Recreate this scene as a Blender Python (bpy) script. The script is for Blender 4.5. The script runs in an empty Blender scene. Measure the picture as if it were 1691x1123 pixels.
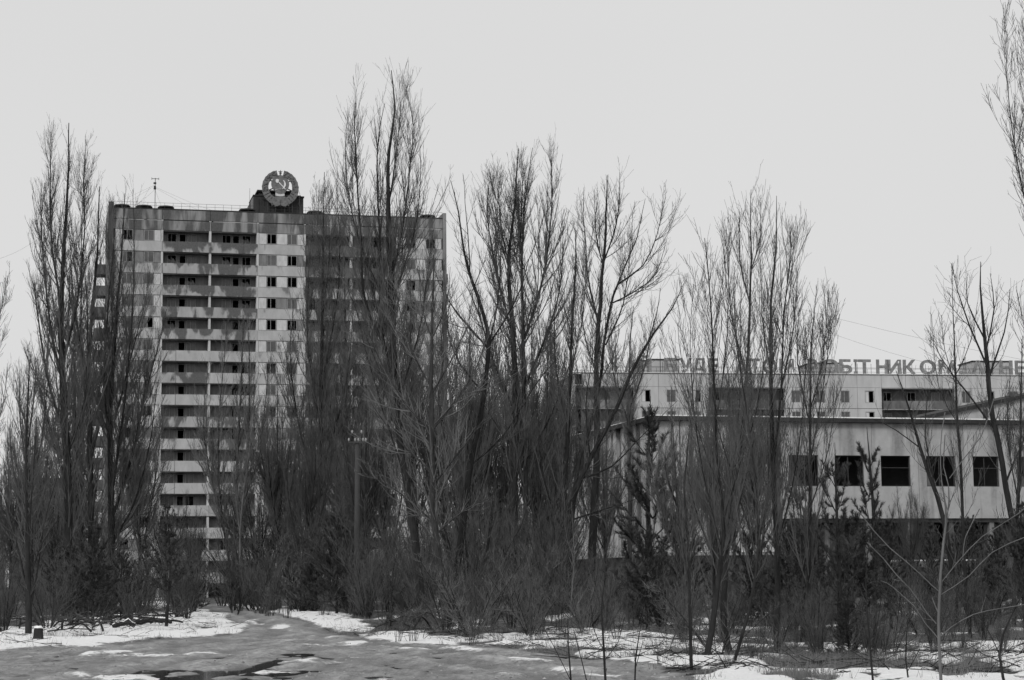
import bpy, math, random
import numpy as np
from mathutils import Matrix, Vector
random.seed(7)
rng = np.random.default_rng(11)
C = bpy.context.scene.collection

# ------------------------------------------------------------------ camera
F_PX, W_PX, H_PX = 3200.0, 1691.0, 1123.0
PITCH, ROLL, EYE = math.atan(398.5/3200), 0.0106, 1.6
cp, sp = math.cos(PITCH), math.sin(PITCH)
Fv = np.array([0, cp, sp]); R0 = np.array([1.0, 0, 0]); U0 = np.array([0, -sp, cp])
Rv = R0*math.cos(ROLL) - U0*math.sin(ROLL); Uv = U0*math.cos(ROLL) + R0*math.sin(ROLL)
cam = bpy.data.cameras.new('camera'); camo = bpy.data.objects.new('camera', cam); C.objects.link(camo)
M = Matrix.Identity(4)
for i in range(3):
    M[i][0] = Rv[i]; M[i][1] = Uv[i]; M[i][2] = -Fv[i]
M[2][3] = EYE
camo.matrix_world = M
cam.sensor_width = 36; cam.lens = 36*F_PX/W_PX; cam.clip_start = 0.5; cam.clip_end = 6000
bpy.context.scene.camera = camo

# ------------------------------------------------------------------ light
SUN_EL, SUN_AZ = math.radians(38), math.radians(205)      # sun stands behind the camera, to its left
w = bpy.data.worlds.new('World'); bpy.context.scene.world = w; w.use_nodes = True
nt = w.node_tree; nt.nodes.clear()
sky = nt.nodes.new('ShaderNodeTexSky'); sky.sky_type = 'NISHITA'; sky.sun_disc = False
sky.sun_elevation = SUN_EL; sky.sun_rotation = SUN_AZ; sky.dust_density = 4; sky.air_density = 1.2; sky.ozone_density = 1
bw = nt.nodes.new('ShaderNodeRGBToBW')
cloud = nt.nodes.new('ShaderNodeMix'); cloud.data_type = 'FLOAT'
cloud.inputs[0].default_value = 0.88                       # an even cloud layer over the sky
cloud.inputs[3].default_value = 7.2
tc = nt.nodes.new('ShaderNodeTexCoord'); cn = nt.nodes.new('ShaderNodeTexNoise'); cn.inputs['Scale'].default_value = 1.6
cn.inputs['Detail'].default_value = 3
mr = nt.nodes.new('ShaderNodeMapRange'); mr.inputs['To Min'].default_value = 6.9; mr.inputs['To Max'].default_value = 8.2
bg = nt.nodes.new('ShaderNodeBackground'); bg.inputs['Strength'].default_value = 0.1
out = nt.nodes.new('ShaderNodeOutputWorld')
L = nt.links.new
L(sky.outputs[0], bw.inputs[0]); L(bw.outputs[0], cloud.inputs[2])
L(tc.outputs['Generated'], cn.inputs['Vector']); L(cn.outputs['Fac'], mr.inputs['Value']); L(mr.outputs[0], cloud.inputs[3])
L(cloud.outputs[0], bg.inputs[0]); L(bg.outputs[0], out.inputs[0])
sl = bpy.data.lights.new('sun', 'SUN'); sl.energy = 1.4; sl.angle = math.radians(14); sl.color = (1, 1, 1)
so = bpy.data.objects.new('sun', sl); C.objects.link(so)
sdir = Vector((math.sin(SUN_AZ)*math.cos(SUN_EL), math.cos(SUN_AZ)*math.cos(SUN_EL), math.sin(SUN_EL)))
so.rotation_euler = sdir.to_track_quat('Z', 'Y').to_euler(); so.location = (0, 0, 80)
vs = bpy.context.scene.view_settings
vs.view_transform = 'Standard'; vs.look = 'None'; vs.exposure = 0; vs.gamma = 1; vs.use_curve_mapping = False

# ------------------------------------------------------------------ pixel <-> world helpers
def ray(px, py):
    return Fv + Rv*((px-W_PX/2)/F_PX) + Uv*(-(py-H_PX/2)/F_PX)
def at(px, py, Y):
    d = ray(px, py); return d*(Y/d[1]) + np.array([0, 0, EYE])
def gnd(px, py):
    d = ray(px, py); return d*(-EYE/d[2]) + np.array([0, 0, EYE])
def project(P):
    V = P - np.array([0, 0, EYE]); q = V@Fv
    return W_PX/2 + F_PX*(V@Rv)/q, H_PX/2 - F_PX*(V@Uv)/q

# ------------------------------------------------------------------ materials (the picture is black and white: greys only)
def grey(v): return (v, v, v, 1)
MATS = {}
def mat(name, base, rough=0.85, var=0.0, scale=1.0, stretch=(1, 1, 1), bump=0.0, bscale=8.0, stain=None, spec=0.3, edge=0.0, rise=0.0, soft=.03):
    """base grey with noise variation; stain=(amount, grey, scale, zstretch) adds crisp-edged damp stains"""
    if name in MATS: return MATS[name]
    m = bpy.data.materials.new(name); m.use_nodes = True; n = m.node_tree; N = n.nodes; K = n.links.new
    b = N['Principled BSDF']; b.inputs['Roughness'].default_value = rough
    b.inputs['Specular IOR Level'].default_value = spec
    b.inputs['Base Color'].default_value = grey(base)
    t = N.new('ShaderNodeTexCoord'); geo = N.new('ShaderNodeNewGeometry')
    mp = N.new('ShaderNodeMapping'); mp.inputs['Scale'].default_value = stretch
    K(geo.outputs['Position'], mp.inputs['Vector'])
    col = None
    if var:
        no = N.new('ShaderNodeTexNoise'); no.inputs['Scale'].default_value = scale; no.inputs['Detail'].default_value = 6
        no.inputs['Roughness'].default_value = .65
        K(mp.outputs[0], no.inputs['Vector'])
        r = N.new('ShaderNodeMapRange'); r.inputs['From Min'].default_value = .3; r.inputs['From Max'].default_value = .7
        r.inputs['To Min'].default_value = base*(1-var); r.inputs['To Max'].default_value = base*(1+var)
        K(no.outputs['Fac'], r.inputs['Value']); col = r.outputs[0]
    if stain:
        amt, sg, ss, zs = stain
        mp2 = N.new('ShaderNodeMapping'); mp2.inputs['Scale'].default_value = (1, 1, zs); K(geo.outputs['Position'], mp2.inputs['Vector'])
        no2 = N.new('ShaderNodeTexNoise'); no2.inputs['Scale'].default_value = ss; no2.inputs['Detail'].default_value = 4
        no2.inputs['Distortion'].default_value = .25
        K(mp2.outputs[0], no2.inputs['Vector'])
        r2 = N.new('ShaderNodeMapRange'); th = .64 - .28*amt
        r2.inputs['From Min'].default_value = th-soft/2; r2.inputs['From Max'].default_value = th+soft
        r2.inputs['To Min'].default_value = 0; r2.inputs['To Max'].default_value = 1
        sx = N.new('ShaderNodeSeparateXYZ'); K(t.outputs['Generated'], sx.inputs[0]); sx2 = N.new('ShaderNodeSeparateXYZ'); K(geo.outputs['Position'], sx2.inputs[0])
        e1 = N.new('ShaderNodeMath'); e1.operation = 'MULTIPLY_ADD'; K(sx.outputs['Z'], e1.inputs[0]); e1.inputs[1].default_value = edge; K(no2.outputs['Fac'], e1.inputs[2])
        e2 = N.new('ShaderNodeMath'); e2.operation = 'MULTIPLY_ADD'; K(sx2.outputs['Z'], e2.inputs[0]); e2.inputs[1].default_value = rise; K(e1.outputs[0], e2.inputs[2])
        K(e2.outputs[0], r2.inputs['Value'])
        mx = N.new('ShaderNodeMix'); mx.data_type = 'FLOAT'
        K(r2.outputs[0], mx.inputs[0])
        if col: K(col, mx.inputs[2])
        else: mx.inputs[2].default_value = base
        no3 = N.new('ShaderNodeTexNoise'); no3.inputs['Scale'].default_value = 5; K(geo.outputs['Position'], no3.inputs['Vector'])
        r3 = N.new('ShaderNodeMapRange'); r3.inputs['To Min'].default_value = sg*.7; r3.inputs['To Max'].default_value = sg*1.5
        K(no3.outputs['Fac'], r3.inputs['Value']); K(r3.outputs[0], mx.inputs[3]); col = mx.outputs[0]
    if col: K(col, b.inputs['Base Color'])
    if bump:
        nb = N.new('ShaderNodeTexNoise'); nb.inputs['Scale'].default_value = bscale; nb.inputs['Detail'].default_value = 5
        K(mp.outputs[0], nb.inputs['Vector'])
        bp = N.new('ShaderNodeBump'); bp.inputs['Strength'].default_value = bump; bp.inputs['Distance'].default_value = .05
        K(nb.outputs['Fac'], bp.inputs['Height']); K(bp.outputs[0], b.inputs['Normal'])
    MATS[name] = m; return m
m_panel   = mat('concrete_panel', .42, var=.16, scale=.9, stretch=(1, 1, .45), bump=.2, stain=(-.28, .17, .6, .5), edge=.1, rise=.0012, soft=.06)
m_panel2  = mat('damp_concrete_panel', .36, var=.2, scale=1.1, stretch=(1, 1, .35), bump=.2, stain=(.06, .1, .6, .5), edge=.095, rise=.0026, soft=.045)
m_band    = mat('roof_band_concrete', .26, var=.3, scale=1.3, stretch=(1, 1, .15), bump=.2, stain=(.7, .085, .9, .2), soft=.08)
m_infill  = mat('pale_infill', .54, var=.2, scale=2.0, stretch=(1, 1, .4))
m_infill2 = mat('grey_infill', .2, var=.3, scale=2.0, stretch=(1, 1, .3))
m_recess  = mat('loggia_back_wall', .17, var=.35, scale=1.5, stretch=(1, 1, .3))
m_pillar  = mat('concrete_pillar', .5, var=.15, scale=1.0, stretch=(1, 1, .3), stain=(.05, .12, .5, .4))
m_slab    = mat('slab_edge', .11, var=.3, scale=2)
m_room    = mat('room_gloom', .05, var=.3, scale=1)  # near-black walls: the gloom inside the openings is put into the colour
m_frame   = mat('window_frame', .3, var=.2, scale=3)
m_pane    = mat('grey_glass', .085, rough=.25, var=.35, scale=.8, spec=.5)  # flat grey base under the gloss, tone varied by noise
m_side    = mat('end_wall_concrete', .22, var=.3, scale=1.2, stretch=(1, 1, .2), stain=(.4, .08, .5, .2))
m_tar     = mat('tar_roof', .035, var=.3, scale=2)
m_rust    = mat('rusty_sheet', .04, var=.35, scale=2, stretch=(1, 1, .25), bump=.2)
m_steel   = mat('dark_steel', .05, var=.3, scale=4)
m_embl    = mat('grey_painted_steel', .16, var=.35, scale=3, bump=.3)
m_embl2   = mat('pale_painted_steel', .75, var=.1, scale=3)
m_letter  = mat('weathered_letter', .22, var=.4, scale=2.5)
m_white   = mat('white_panel', .47, var=.14, scale=.8, stretch=(1, 1, .25), bump=.15, stain=(-.05, .22, .9, .15), edge=.05, soft=.1)
m_white2  = mat('pale_tile_wall', .4, var=.16, scale=.7, bump=.4, bscale=3, stain=(.12, .22, .9, .12), edge=.09, soft=.1)
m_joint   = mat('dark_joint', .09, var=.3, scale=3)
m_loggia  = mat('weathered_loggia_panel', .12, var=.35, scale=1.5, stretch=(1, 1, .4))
m_snow    = mat('snow_on_ledge', .85, rough=.6, var=.05, scale=5, bump=.3)
m_bark    = mat('dark_bark', .028, spec=.08, var=.5, scale=7, stretch=(1, 1, .25), bump=.6, bscale=20)
m_bark2   = mat('grey_bark', .048, spec=.08, var=.5, scale=6, stretch=(1, 1, .2), bump=.5, bscale=20)
m_barkp   = mat('pale_bark', .14, var=.4, scale=6, stretch=(1, 1, .2), bump=.4, bscale=20)
m_twig    = mat('twig_bark', .082, spec=.15, rough=.7, var=.4, scale=.9)
m_twig2   = mat('pale_twig_bark', .13, spec=.15, rough=.65, var=.4, scale=.9)
m_needle  = mat('pine_needles', .055, rough=.6, var=.45, scale=1.5)
m_grass   = mat('dry_grass_blades', .17, var=.5, scale=1.2)
m_wood    = mat('cut_wood', .2, var=.3, scale=12)
m_pole    = mat('pole_concrete', .05, var=.2, scale=4, stretch=(1, 1, .2))
m_porc    = mat('porcelain', .33, rough=.2)
m_wire    = mat('cable', .25)

# ------------------------------------------------------------------ mesh + object helpers
def new_mesh(name, V, quads=None, tris=None, mats=(), midx=None, smooth=False):
    V = np.asarray(V, dtype=np.float32).reshape(-1, 3)
    q = np.asarray(quads if quads is not None else [], dtype=np.int32).reshape(-1, 4)
    t = np.asarray(tris if tris is not None else [], dtype=np.int32).reshape(-1, 3)
    me = bpy.data.meshes.new(name)
    me.vertices.add(len(V)); me.vertices.foreach_set('co', V.ravel())
    nl = len(q)*4 + len(t)*3
    me.loops.add(nl); me.loops.foreach_set('vertex_index', np.concatenate([q.ravel(), t.ravel()]).astype(np.int32))
    me.polygons.add(len(q)+len(t))
    ls = np.concatenate([np.arange(len(q))*4, len(q)*4+np.arange(len(t))*3]).astype(np.int32)
    me.polygons.foreach_set('loop_start', ls)
    me.polygons.foreach_set('use_smooth', np.full(len(q)+len(t), bool(smooth)))
    for m in mats: me.materials.append(m)
    if midx is not None: me.polygons.foreach_set('material_index', np.asarray(midx, dtype=np.int32))
    me.update(calc_edges=True)
    return me
def link(name, me, parent=None, loc=(0, 0, 0), rotz=0.0):
    o = bpy.data.objects.new(name, me); C.objects.link(o); o.location = loc; o.rotation_euler = (0, 0, rotz)
    if parent: o.parent = parent
    return o
def tag(o, label=None, cat=None, group=None, kind=None):
    if label: o['label'] = label
    if cat: o['category'] = cat
    if group: o['group'] = group
    if kind: o['kind'] = kind
    return o
def thing(name, label, cat, loc=(0, 0, 0), rotz=0.0, group=None):
    return tag(link(name, None, None, loc, rotz), label, cat, group)
class MB:
    def __init__(s): s.V = []; s.Q = []; s.T = []
    def box(s, x0, x1, y0, y1, z0, z1):
        b = len(s.V)
        s.V += [(x0,y0,z0),(x1,y0,z0),(x1,y1,z0),(x0,y1,z0),(x0,y0,z1),(x1,y0,z1),(x1,y1,z1),(x0,y1,z1)]
        s.Q += [(b,b+3,b+2,b+1),(b+4,b+5,b+6,b+7),(b,b+1,b+5,b+4),(b+1,b+2,b+6,b+5),(b+2,b+3,b+7,b+6),(b+3,b,b+4,b+7)]
        return s
    def prism(s, pts, y0, y1):
        """polygon in the xz plane (counter-clockwise seen from -y), extruded from y0 to y1"""
        b = len(s.V); n = len(pts)
        s.V += [(x, y0, z) for x, z in pts] + [(x, y1, z) for x, z in pts]
        for i in range(n):
            j = (i+1) % n; s.Q.append((b+j, b+i, b+n+i, b+n+j))
        for i in range(1, n-1):
            s.T.append((b, b+i, b+i+1)); s.T.append((b+n, b+n+i+1, b+n+i))
        return s
    def tube(s, pts, r, n=6, cap=True):
        pts = [Vector(p) for p in pts]; b = len(s.V)
        rr = r if isinstance(r, (list, tuple)) else [r]*len(pts)
        for i, p in enumerate(pts):
            t = (pts[min(i+1, len(pts)-1)] - pts[max(i-1, 0)]).normalized()
            ref = Vector((0, 0, 1)) if abs(t.z) < .9 else Vector((1, 0, 0))
            u = t.cross(ref).normalized(); v = t.cross(u)
            for k in range(n):
                a = 2*math.pi*k/n; s.V.append(tuple(p + (u*math.cos(a)+v*math.sin(a))*rr[i]))
        for i in range(len(pts)-1):
            for k in range(n):
                j = (k+1) % n; s.Q.append((b+i*n+k, b+i*n+j, b+(i+1)*n+j, b+(i+1)*n+k))
        if cap:
            for e, rev in ((0, False), (len(pts)-1, True)):
                for k in range(1, n-1):
                    f = (b+e*n, b+e*n+k, b+e*n+k+1); s.T.append(f if rev else f[::-1])
        return s
    def mesh(s, name, m, smooth=False): return new_mesh(name, s.V, s.Q, s.T, [m], smooth=smooth)
    def obj(s, name, m, parent=None, loc=(0, 0, 0), smooth=False): return link(name, s.mesh(name, m, smooth), parent, loc)

# value noise in numpy
def vnoise(x, y, seed=0, octs=4):
    r = np.random.default_rng(seed); T = r.random((256, 256)); o = np.zeros_like(x, dtype=float); a = 1; tot = 0
    for k in range(octs):
        xi = np.floor(x).astype(int); yi = np.floor(y).astype(int); fx = x-xi; fy = y-yi
        fx = fx*fx*(3-2*fx); fy = fy*fy*(3-2*fy)
        A = T[xi & 255, yi & 255]; B = T[(xi+1) & 255, yi & 255]; Cc = T[xi & 255, (yi+1) & 255]; D = T[(xi+1) & 255, (yi+1) & 255]
        o += a*((A*(1-fx)+B*fx)*(1-fy) + (Cc*(1-fx)+D*fx)*fy); tot += a; a *= .5; x = x*2.03+17.1; y = y*2.03+5.3
    return o/tot
def inpoly(px, py, poly):
    ins = np.zeros(px.shape, dtype=bool); n = len(poly)
    for i in range(n):
        x1, y1 = poly[i]; x2, y2 = poly[(i+1) % n]
        c = ((y1 > py) != (y2 > py)) & (px < (x2-x1)*(py-y1)/((y2-y1) if y2 != y1 else 1e-9)+x1)
        ins ^= c
    return ins

# ------------------------------------------------------------------ ground, road, snow
def world_poly(pts): return [tuple(gnd(px, py)[:2]) for px, py in pts]
ROAD = world_poly([(-500,1110),(0,1074),(120,1068),(210,1062),(300,1055),(400,1046),(385,1030),(372,1016),(340,1006),(300,1001),(300,997),
        (360,999),(430,1008),(500,1024),(540,1040),(560,1050),(640,1060),(850,1069),(900,1080),(960,1088),(1080,1101),(1140,1125),(1250,1300),(-900,1300)])
SNOWP = [world_poly(p) for p in (
    [(-300,1060),(0,1044),(60,1030),(150,1022),(230,1012),(330,1003),(372,1016),(395,1032),(405,1044),(330,1051),(200,1062),(0,1075),(-300,1095)],
    [(190,994),(325,994),(430,1003),(440,1010),(400,1005),(300,1001),(200,1000)],
    [(425,1008),(470,1008),(560,1012),(590,1022),(620,1040),(600,1047),(555,1044),(500,1026)],
    [(565,1052),(700,1056),(840,1050),(900,1040),(1000,1060),(1000,1086),(940,1082),(850,1067),(640,1061)],
    [(850,1052),(900,1038),(1130,1050),(1290,1052),(1300,1090),(1260,1140),(1140,1120),(1080,1099),(940,1085)],
    [(1440,1064),(1560,1060),(1760,1070),(1900,1140),(1250,1170),(1230,1112),(1450,1105)])]
STREAK = [world_poly(p) for p in (
    [(392,1018),(440,1024),(470,1032),(476,1042),(445,1045),(430,1034),(395,1024)],
    [(350,1030),(400,1030),(412,1040),(360,1046)], [(570,1058),(600,1062),(605,1070),(560,1062)],
    [(120,1078),(260,1070),(330,1066),(330,1072),(160,1084),(40,1090)], [(0,1096),(20,1094),(14,1106),(0,1108)],
    [(720,1095),(775,1106),(760,1108),(715,1098)], [(840,1078),(900,1082),(890,1086),(840,1083)])]
PUD = [world_poly(p) for p in (
    [(232,1110),(300,1100),(345,1101),(410,1100),(440,1090),(470,1076),(490,1076),(470,1096),(505,1104),(520,1112),(430,1114),(420,1130),(250,1126)],
    [(560,1116),(610,1112),(640,1104),(600,1124)], [(715,1087),(735,1088),(728,1092)])]
RUTS = [world_poly(p) for p in ([(330,1002),(400,1008),(455,1022),(486,1040),(480,1060),(420,1085),(300,1108),(120,1140)], [(486,1040),(520,1056),(640,1072),(800,1086),(960,1108),(1060,1150)], [(-40,1085),(150,1080),(330,1066),(440,1052),(500,1044)])]
def pdist(x, y, poly):
    d = np.full(x.shape, 1e9)
    for (x1, y1), (x2, y2) in zip(poly[:-1], poly[1:]):
        vx, vy = x2-x1, y2-y1; t = np.clip(((x-x1)*vx+(y-y1)*vy)/(vx*vx+vy*vy), 0, 1)
        d = np.minimum(d, np.hypot(x-x1-t*vx, y-y1-t*vy))
    return d
def fields(x, y):
    wx = x + (vnoise(x*.8, y*.8, 1, 4)-.5)*1.6; wy = y + (vnoise(x*.8, y*.5, 2, 4)-.5)*3.2
    road = inpoly(x + (vnoise(x*1.5, y*1.5, 3, 3)-.5)*.8, y + (vnoise(x, y, 4, 3)-.5)*1.6, ROAD).astype(float)
    sn = np.zeros_like(x)
    for p in SNOWP: sn = np.maximum(sn, inpoly(wx, wy, p).astype(float))
    holes = vnoise(x*.9, y*.45, 5, 5)
    near = np.clip((60-y)/25, 0, 1)*np.clip((x-2)/6, 0, 1)
    sn *= (holes < .575-.05*near+.09*np.clip((-x-1)/3, 0, 1))
    sn *= (vnoise(x*2.6, y*1.3, 51, 3) < .70+.2*(x < -1))
    amb = (vnoise(x*.55+40, y*.3, 6, 5) > .62).astype(float)*(1-road)
    strk = np.zeros_like(x)
    for p in STREAK: strk = np.maximum(strk, inpoly(wx, wy, p).astype(float))
    strk *= (vnoise(x*2, y*.9, 8, 5) < .50)
    strk = np.maximum(strk, (vnoise(x*.5+.25*y, y*.55, 9, 5) > .665).astype(float)*road*.75)
    sn = np.maximum(np.maximum(sn, amb)*(1-road), strk*road)
    pud = np.zeros_like(x)
    for p in PUD: pud = np.maximum(pud, inpoly(x + (wx-x)*.5, y + (wy-y)*.4, p).astype(float))
    # dark bare earth under the trees beside the road
    return road, sn, pud
NR, NC = 330, 560
tt = np.linspace(0, 1, NR)
inv = 1/9.0 + (1/420.0-1/9.0)*tt**.82
Yr = 1/inv
ss = np.linspace(-1, 1, NC)
GX = (np.outer(.43*Yr+6, ss)); GY = np.repeat(Yr[:, None], NC, 1)
road, sn, pud = fields(GX, GY)
def blur(a, n=1):
    for _ in range(n):
        b = a.copy(); b[1:] += a[:-1]; b[:-1] += a[1:]; b[:, 1:] += a[:, :-1]; b[:, :-1] += a[:, 1:]; a = b/5
    return a
snb = blur(sn, 2); pudb = blur(pud, 3); roadb = blur(road, 1)
rut = (vnoise(GX*1.2+.55*GY, GY*.35, 21, 4)-.5)
GZ = (vnoise(GX*.25, GY*.25, 12, 4)-.5)*.25*(1-blur(road, 6)) + rut*.11*roadb + (vnoise(GX*1.1, GY*1.6, 22, 4)-.5)*.09*roadb + (vnoise(GX*3, GY*3, 14, 3)-.5)*.035 \
     + snb*(.035+.09*(vnoise(GX*.8, GY*.8, 13, 3)))*(1-.6*roadb) - .05*pudb
wob = (vnoise(GX*.6, GY*.4, 71, 3)-.5)*.9
RUT = np.zeros_like(GX); SLU = np.zeros_like(GX)
for p in RUTS:
    d_ = pdist(GX, GY, p)+wob
    RUT = np.maximum(RUT, np.maximum(np.exp(-((d_-.9)/.3)**2), .7*np.exp(-((d_-2.6)/.35)**2)))
    SLU = np.maximum(SLU, np.maximum(np.exp(-((d_-1.5)/.3)**2), .9*np.exp(-(d_/.35)**2)))
RUT *= roadb*np.clip((vnoise(GX*1.2, GY*.8, 72, 4)-.3)*3, 0, 1)
SLU *= roadb*np.clip((vnoise(GX*1.5, GY*.6, 74, 4)-.35)*4, 0, 1)
snb = snb*(1-RUT*.9)
GZ += .05*SLU
GZ += -.06*RUT + (vnoise(GX*4, GY*1.6, 73, 4)-.5)*.075*roadb*(.5+pudb)
GZ += np.clip((GY-180)/200, 0, 1)*-.1
V = np.stack([GX, GY, GZ], -1).reshape(-1, 3)
ii, jj = np.meshgrid(np.arange(NR-1), np.arange(NC-1), indexing='ij')
a_ = (ii*NC+jj).ravel(); Q = np.stack([a_, a_+1, a_+NC+1, a_+NC], -1)
cls = np.where(snb.ravel()[a_] > .5, 2, np.where(road.ravel()[a_] > .5, 1, 0))
def ground_mat():
    m = bpy.data.materials.new('winter_ground'); m.use_nodes = True; n = m.node_tree; N = n.nodes; K = n.links.new
    b = N['Principled BSDF']; geo = N.new('ShaderNodeNewGeometry')
    def noise(scale, det=6, st=(1, 1, 1), rough=.65):
        mp = N.new('ShaderNodeMapping'); mp.inputs['Scale'].default_value = st; K(geo.outputs['Position'], mp.inputs['Vector'])
        q = N.new('ShaderNodeTexNoise'); q.inputs['Scale'].default_value = scale; q.inputs['Detail'].default_value = det
        q.inputs['Roughness'].default_value = rough; K(mp.outputs[0], q.inputs['Vector']); return q.outputs['Fac']
    def rng_(s, a, b_, c, d):
        r = N.new('ShaderNodeMapRange'); r.inputs['From Min'].default_value = a; r.inputs['From Max'].default_value = b_
        r.inputs['To Min'].default_value = c; r.inputs['To Max'].default_value = d; K(s, r.inputs['Value']); return r.outputs[0]
    def mix(f, a, b_):
        x = N.new('ShaderNodeMix'); x.data_type = 'FLOAT'; K(f, x.inputs[0]); K(a, x.inputs[2]); K(b_, x.inputs[3]); return x.outputs[0]
    def attr(nm):
        a = N.new('ShaderNodeAttribute'); a.attribute_name = nm; return a.outputs['Fac']
    def math_(op, a, b_):
        x = N.new('ShaderNodeMath'); x.operation = op; K(a, x.inputs[0])
        if isinstance(b_, float): x.inputs[1].default_value = b_
        else: K(b_, x.inputs[1])
        return x.outputs[0]
    fine = noise(2.2, 9); vf = noise(9, 6)
    litter = rng_(fine, .3, .7, .03, .12)
    streak = noise(2.4, 10, (1.0, .33, 1), .82)
    ice = rng_(streak, .38, .62, .12, .38)
    ice = math_('ADD', ice, math_('MULTIPLY', attr('slush'), rng_(noise(6, 8, (1, .4, 1), .8), .4, .6, .0, .22)))
    ice = math_('MULTIPLY', ice, rng_(vf, .3, .7, .8, 1.2))
    dark = rng_(noise(1.4, 8, (1.0, .3, 1), .75), .57, .66, 0, .75)
    mud = rng_(vf, .3, .7, .08, .15)
    dark = math_('MAXIMUM', dark, math_('MULTIPLY', attr('rut'), .9))
    ice = mix(dark, ice, mud)
    snow = rng_(vf, .25, .75, .86, .95)
    sa = math_('ADD', attr('snow'), rng_(noise(2.6, 9, (1, .8, 1), .75), .3, .7, -.36, .36))
    sa = rng_(sa, .40, .60, 0, 1)
    base = mix(attr('road'), litter, ice)
    base = mix(sa, base, snow)
    K(base, b.inputs['Base Color'])
    K(mix(attr('road'), rng_(fine, 0, 1, .9, .95), mix(dark, rng_(streak, .3, .7, .5, .8), rng_(fine, 0, 1, .25, .4))), b.inputs['Roughness'])
    b.inputs['Specular IOR Level'].default_value = .3
    bp = N.new('ShaderNodeBump'); bp.inputs['Strength'].default_value = .9; bp.inputs['Distance'].default_value = .16
    K(noise(5, 8), bp.inputs['Height']); K(bp.outputs[0], b.inputs['Normal'])
    return m
m_ground = ground_mat()
for nm, c in (('ground', 0), ('road', 1), ('snow_cover', 2)):
    sel = Q[cls == c]; used, invx = np.unique(sel, return_inverse=True)
    me = new_mesh(nm, V[used], invx.reshape(-1, 4), None, [m_ground], smooth=True)
    for an, arr in (('snow', snb), ('road', roadb), ('rut', RUT), ('slush', SLU)):
        at_ = me.attributes.new(an, 'FLOAT', 'POINT'); at_.data.foreach_set('value', arr.ravel()[used].astype(np.float32))
    tag(link(nm, me), kind='structure')
far = MB(); far.V = [(-4000,-600,-.45),(4000,-600,-.45),(4000,5000,-.45),(-4000,5000,-.45)]; far.Q = [(0,1,2,3)]
tag(far.obj('outer_ground', mat('far_litter', .09, var=.4, scale=.05)), kind='structure')
mw = bpy.data.materials.new('standing_water'); mw.use_nodes = True; b = mw.node_tree.nodes['Principled BSDF']
b.inputs['Base Color'].default_value = grey(.012); b.inputs['Roughness'].default_value = .06
p0 = gnd(180, 1105); p1 = gnd(760, 1080)
wm = MB()
wm.V = [(-8.2, 24.5, -.03), (-1.6, 24.5, -.03), (-1.6, 46, -.03), (-13.5, 46, -.03)]; wm.Q = [(0, 1, 2, 3)]
tag(wm.obj('puddle_water', mw), kind='structure')
def gz(x, y):
    """height of the ground sheet at x, y"""
    i = np.searchsorted(Yr, y); i = min(max(i, 1), NR-1); s = x/(.43*Yr[i]+6); j = int(round((s+1)/2*(NC-1))); j = min(max(j, 0), NC-1)
    return float(GZ[i, j])
# ------------------------------------------------------------------ buildings
class Facade:
    """a straight front: local x runs along it, local y goes into the building, z is up"""
    def __init__(s, pl, Yl, pr, Yr_):
        s.a = at(pl[0], pl[1], Yl); s.b = at(pr[0], pr[1], Yr_)
        d = (s.b-s.a)[:2]; s.W = float(np.hypot(*d)); s.u = d/s.W; s.rot = math.atan2(d[1], d[0])
        s.n = np.array([-s.u[1], s.u[0]]); s.top = float((s.a[2]+s.b[2])/2)
    def loc(s, px, py, depth=0.0):
        r = ray(px, py); o = s.a[:2] + s.n*depth
        t = np.dot(o, s.n)/np.dot(r[:2], s.n); P = r*t + np.array([0, 0, EYE])
        return float(np.dot(P[:2]-s.a[:2], s.u)), float(P[2])
def ring(w, h, t=.07, d=.08, mull=True):
    m = MB(); m.box(0, t, 0, d, 0, h).box(w-t, w, 0, d, 0, h).box(t, w-t, 0, d, 0, t).box(t, w-t, 0, d, h-t, h)
    if mull: m.box(w*.42-t*.4, w*.42+t*.4, .01, d-.01, t, h-t)
    return m

# ---- sixteen storey tower
fc = Facade((188, 344, ), 242, (731, 361), 252)
TW = thing('apartment_tower', 'sixteen storey abandoned concrete apartment tower with stained loggia balconies and an emblem on its roof',
           'apartment building', (fc.a[0], fc.a[1], 0), fc.rot)
zt = fc.top; bw_ = fc.W/7; ROWS = 16; ST = 2.8
BAL = {1, 2, 4, 5}
def P(name, me, loc=(0, 0, 0), parent=None): return link(name, me, parent or TW, loc)
wall_me = MB().box(-.14, .14, .0, 12, 0, zt-1.3).mesh('cross_wall', m_pillar)
for i in range(1, 7): P('cross_wall', wall_me, (i*bw_, .015, 0))
slab_me = MB().box(.02, fc.W-.02, .1, 12, -.18, 0).mesh('floor_slab', m_slab)
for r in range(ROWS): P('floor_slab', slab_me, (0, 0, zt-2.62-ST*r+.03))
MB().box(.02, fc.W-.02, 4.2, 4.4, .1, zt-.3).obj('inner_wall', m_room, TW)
MB().box(0, fc.W, 11.8, 12, 0, zt-.3).obj('rear_wall', m_side, TW)
MB().box(0, fc.W, -.05, 12.02, zt, zt+.14).obj('roof', m_tar, TW)
MB().box(0, fc.W, .3, 11.7, zt-1.4, zt-.02).obj('attic', m_side, TW)
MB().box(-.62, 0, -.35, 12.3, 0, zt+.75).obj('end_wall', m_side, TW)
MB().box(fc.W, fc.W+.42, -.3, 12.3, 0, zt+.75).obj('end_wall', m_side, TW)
for x0, x1, in ((0.0, 1.0),):
    pass
bme = MB().box(.025, bw_-.025, -.02, .26, -1.26, 0).mesh('roof_band_panel', m_band)
bme2 = MB().box(.025, bw_-.025, .003, .26, -1.22, 0).mesh('roof_band_panel', m_band)
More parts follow.
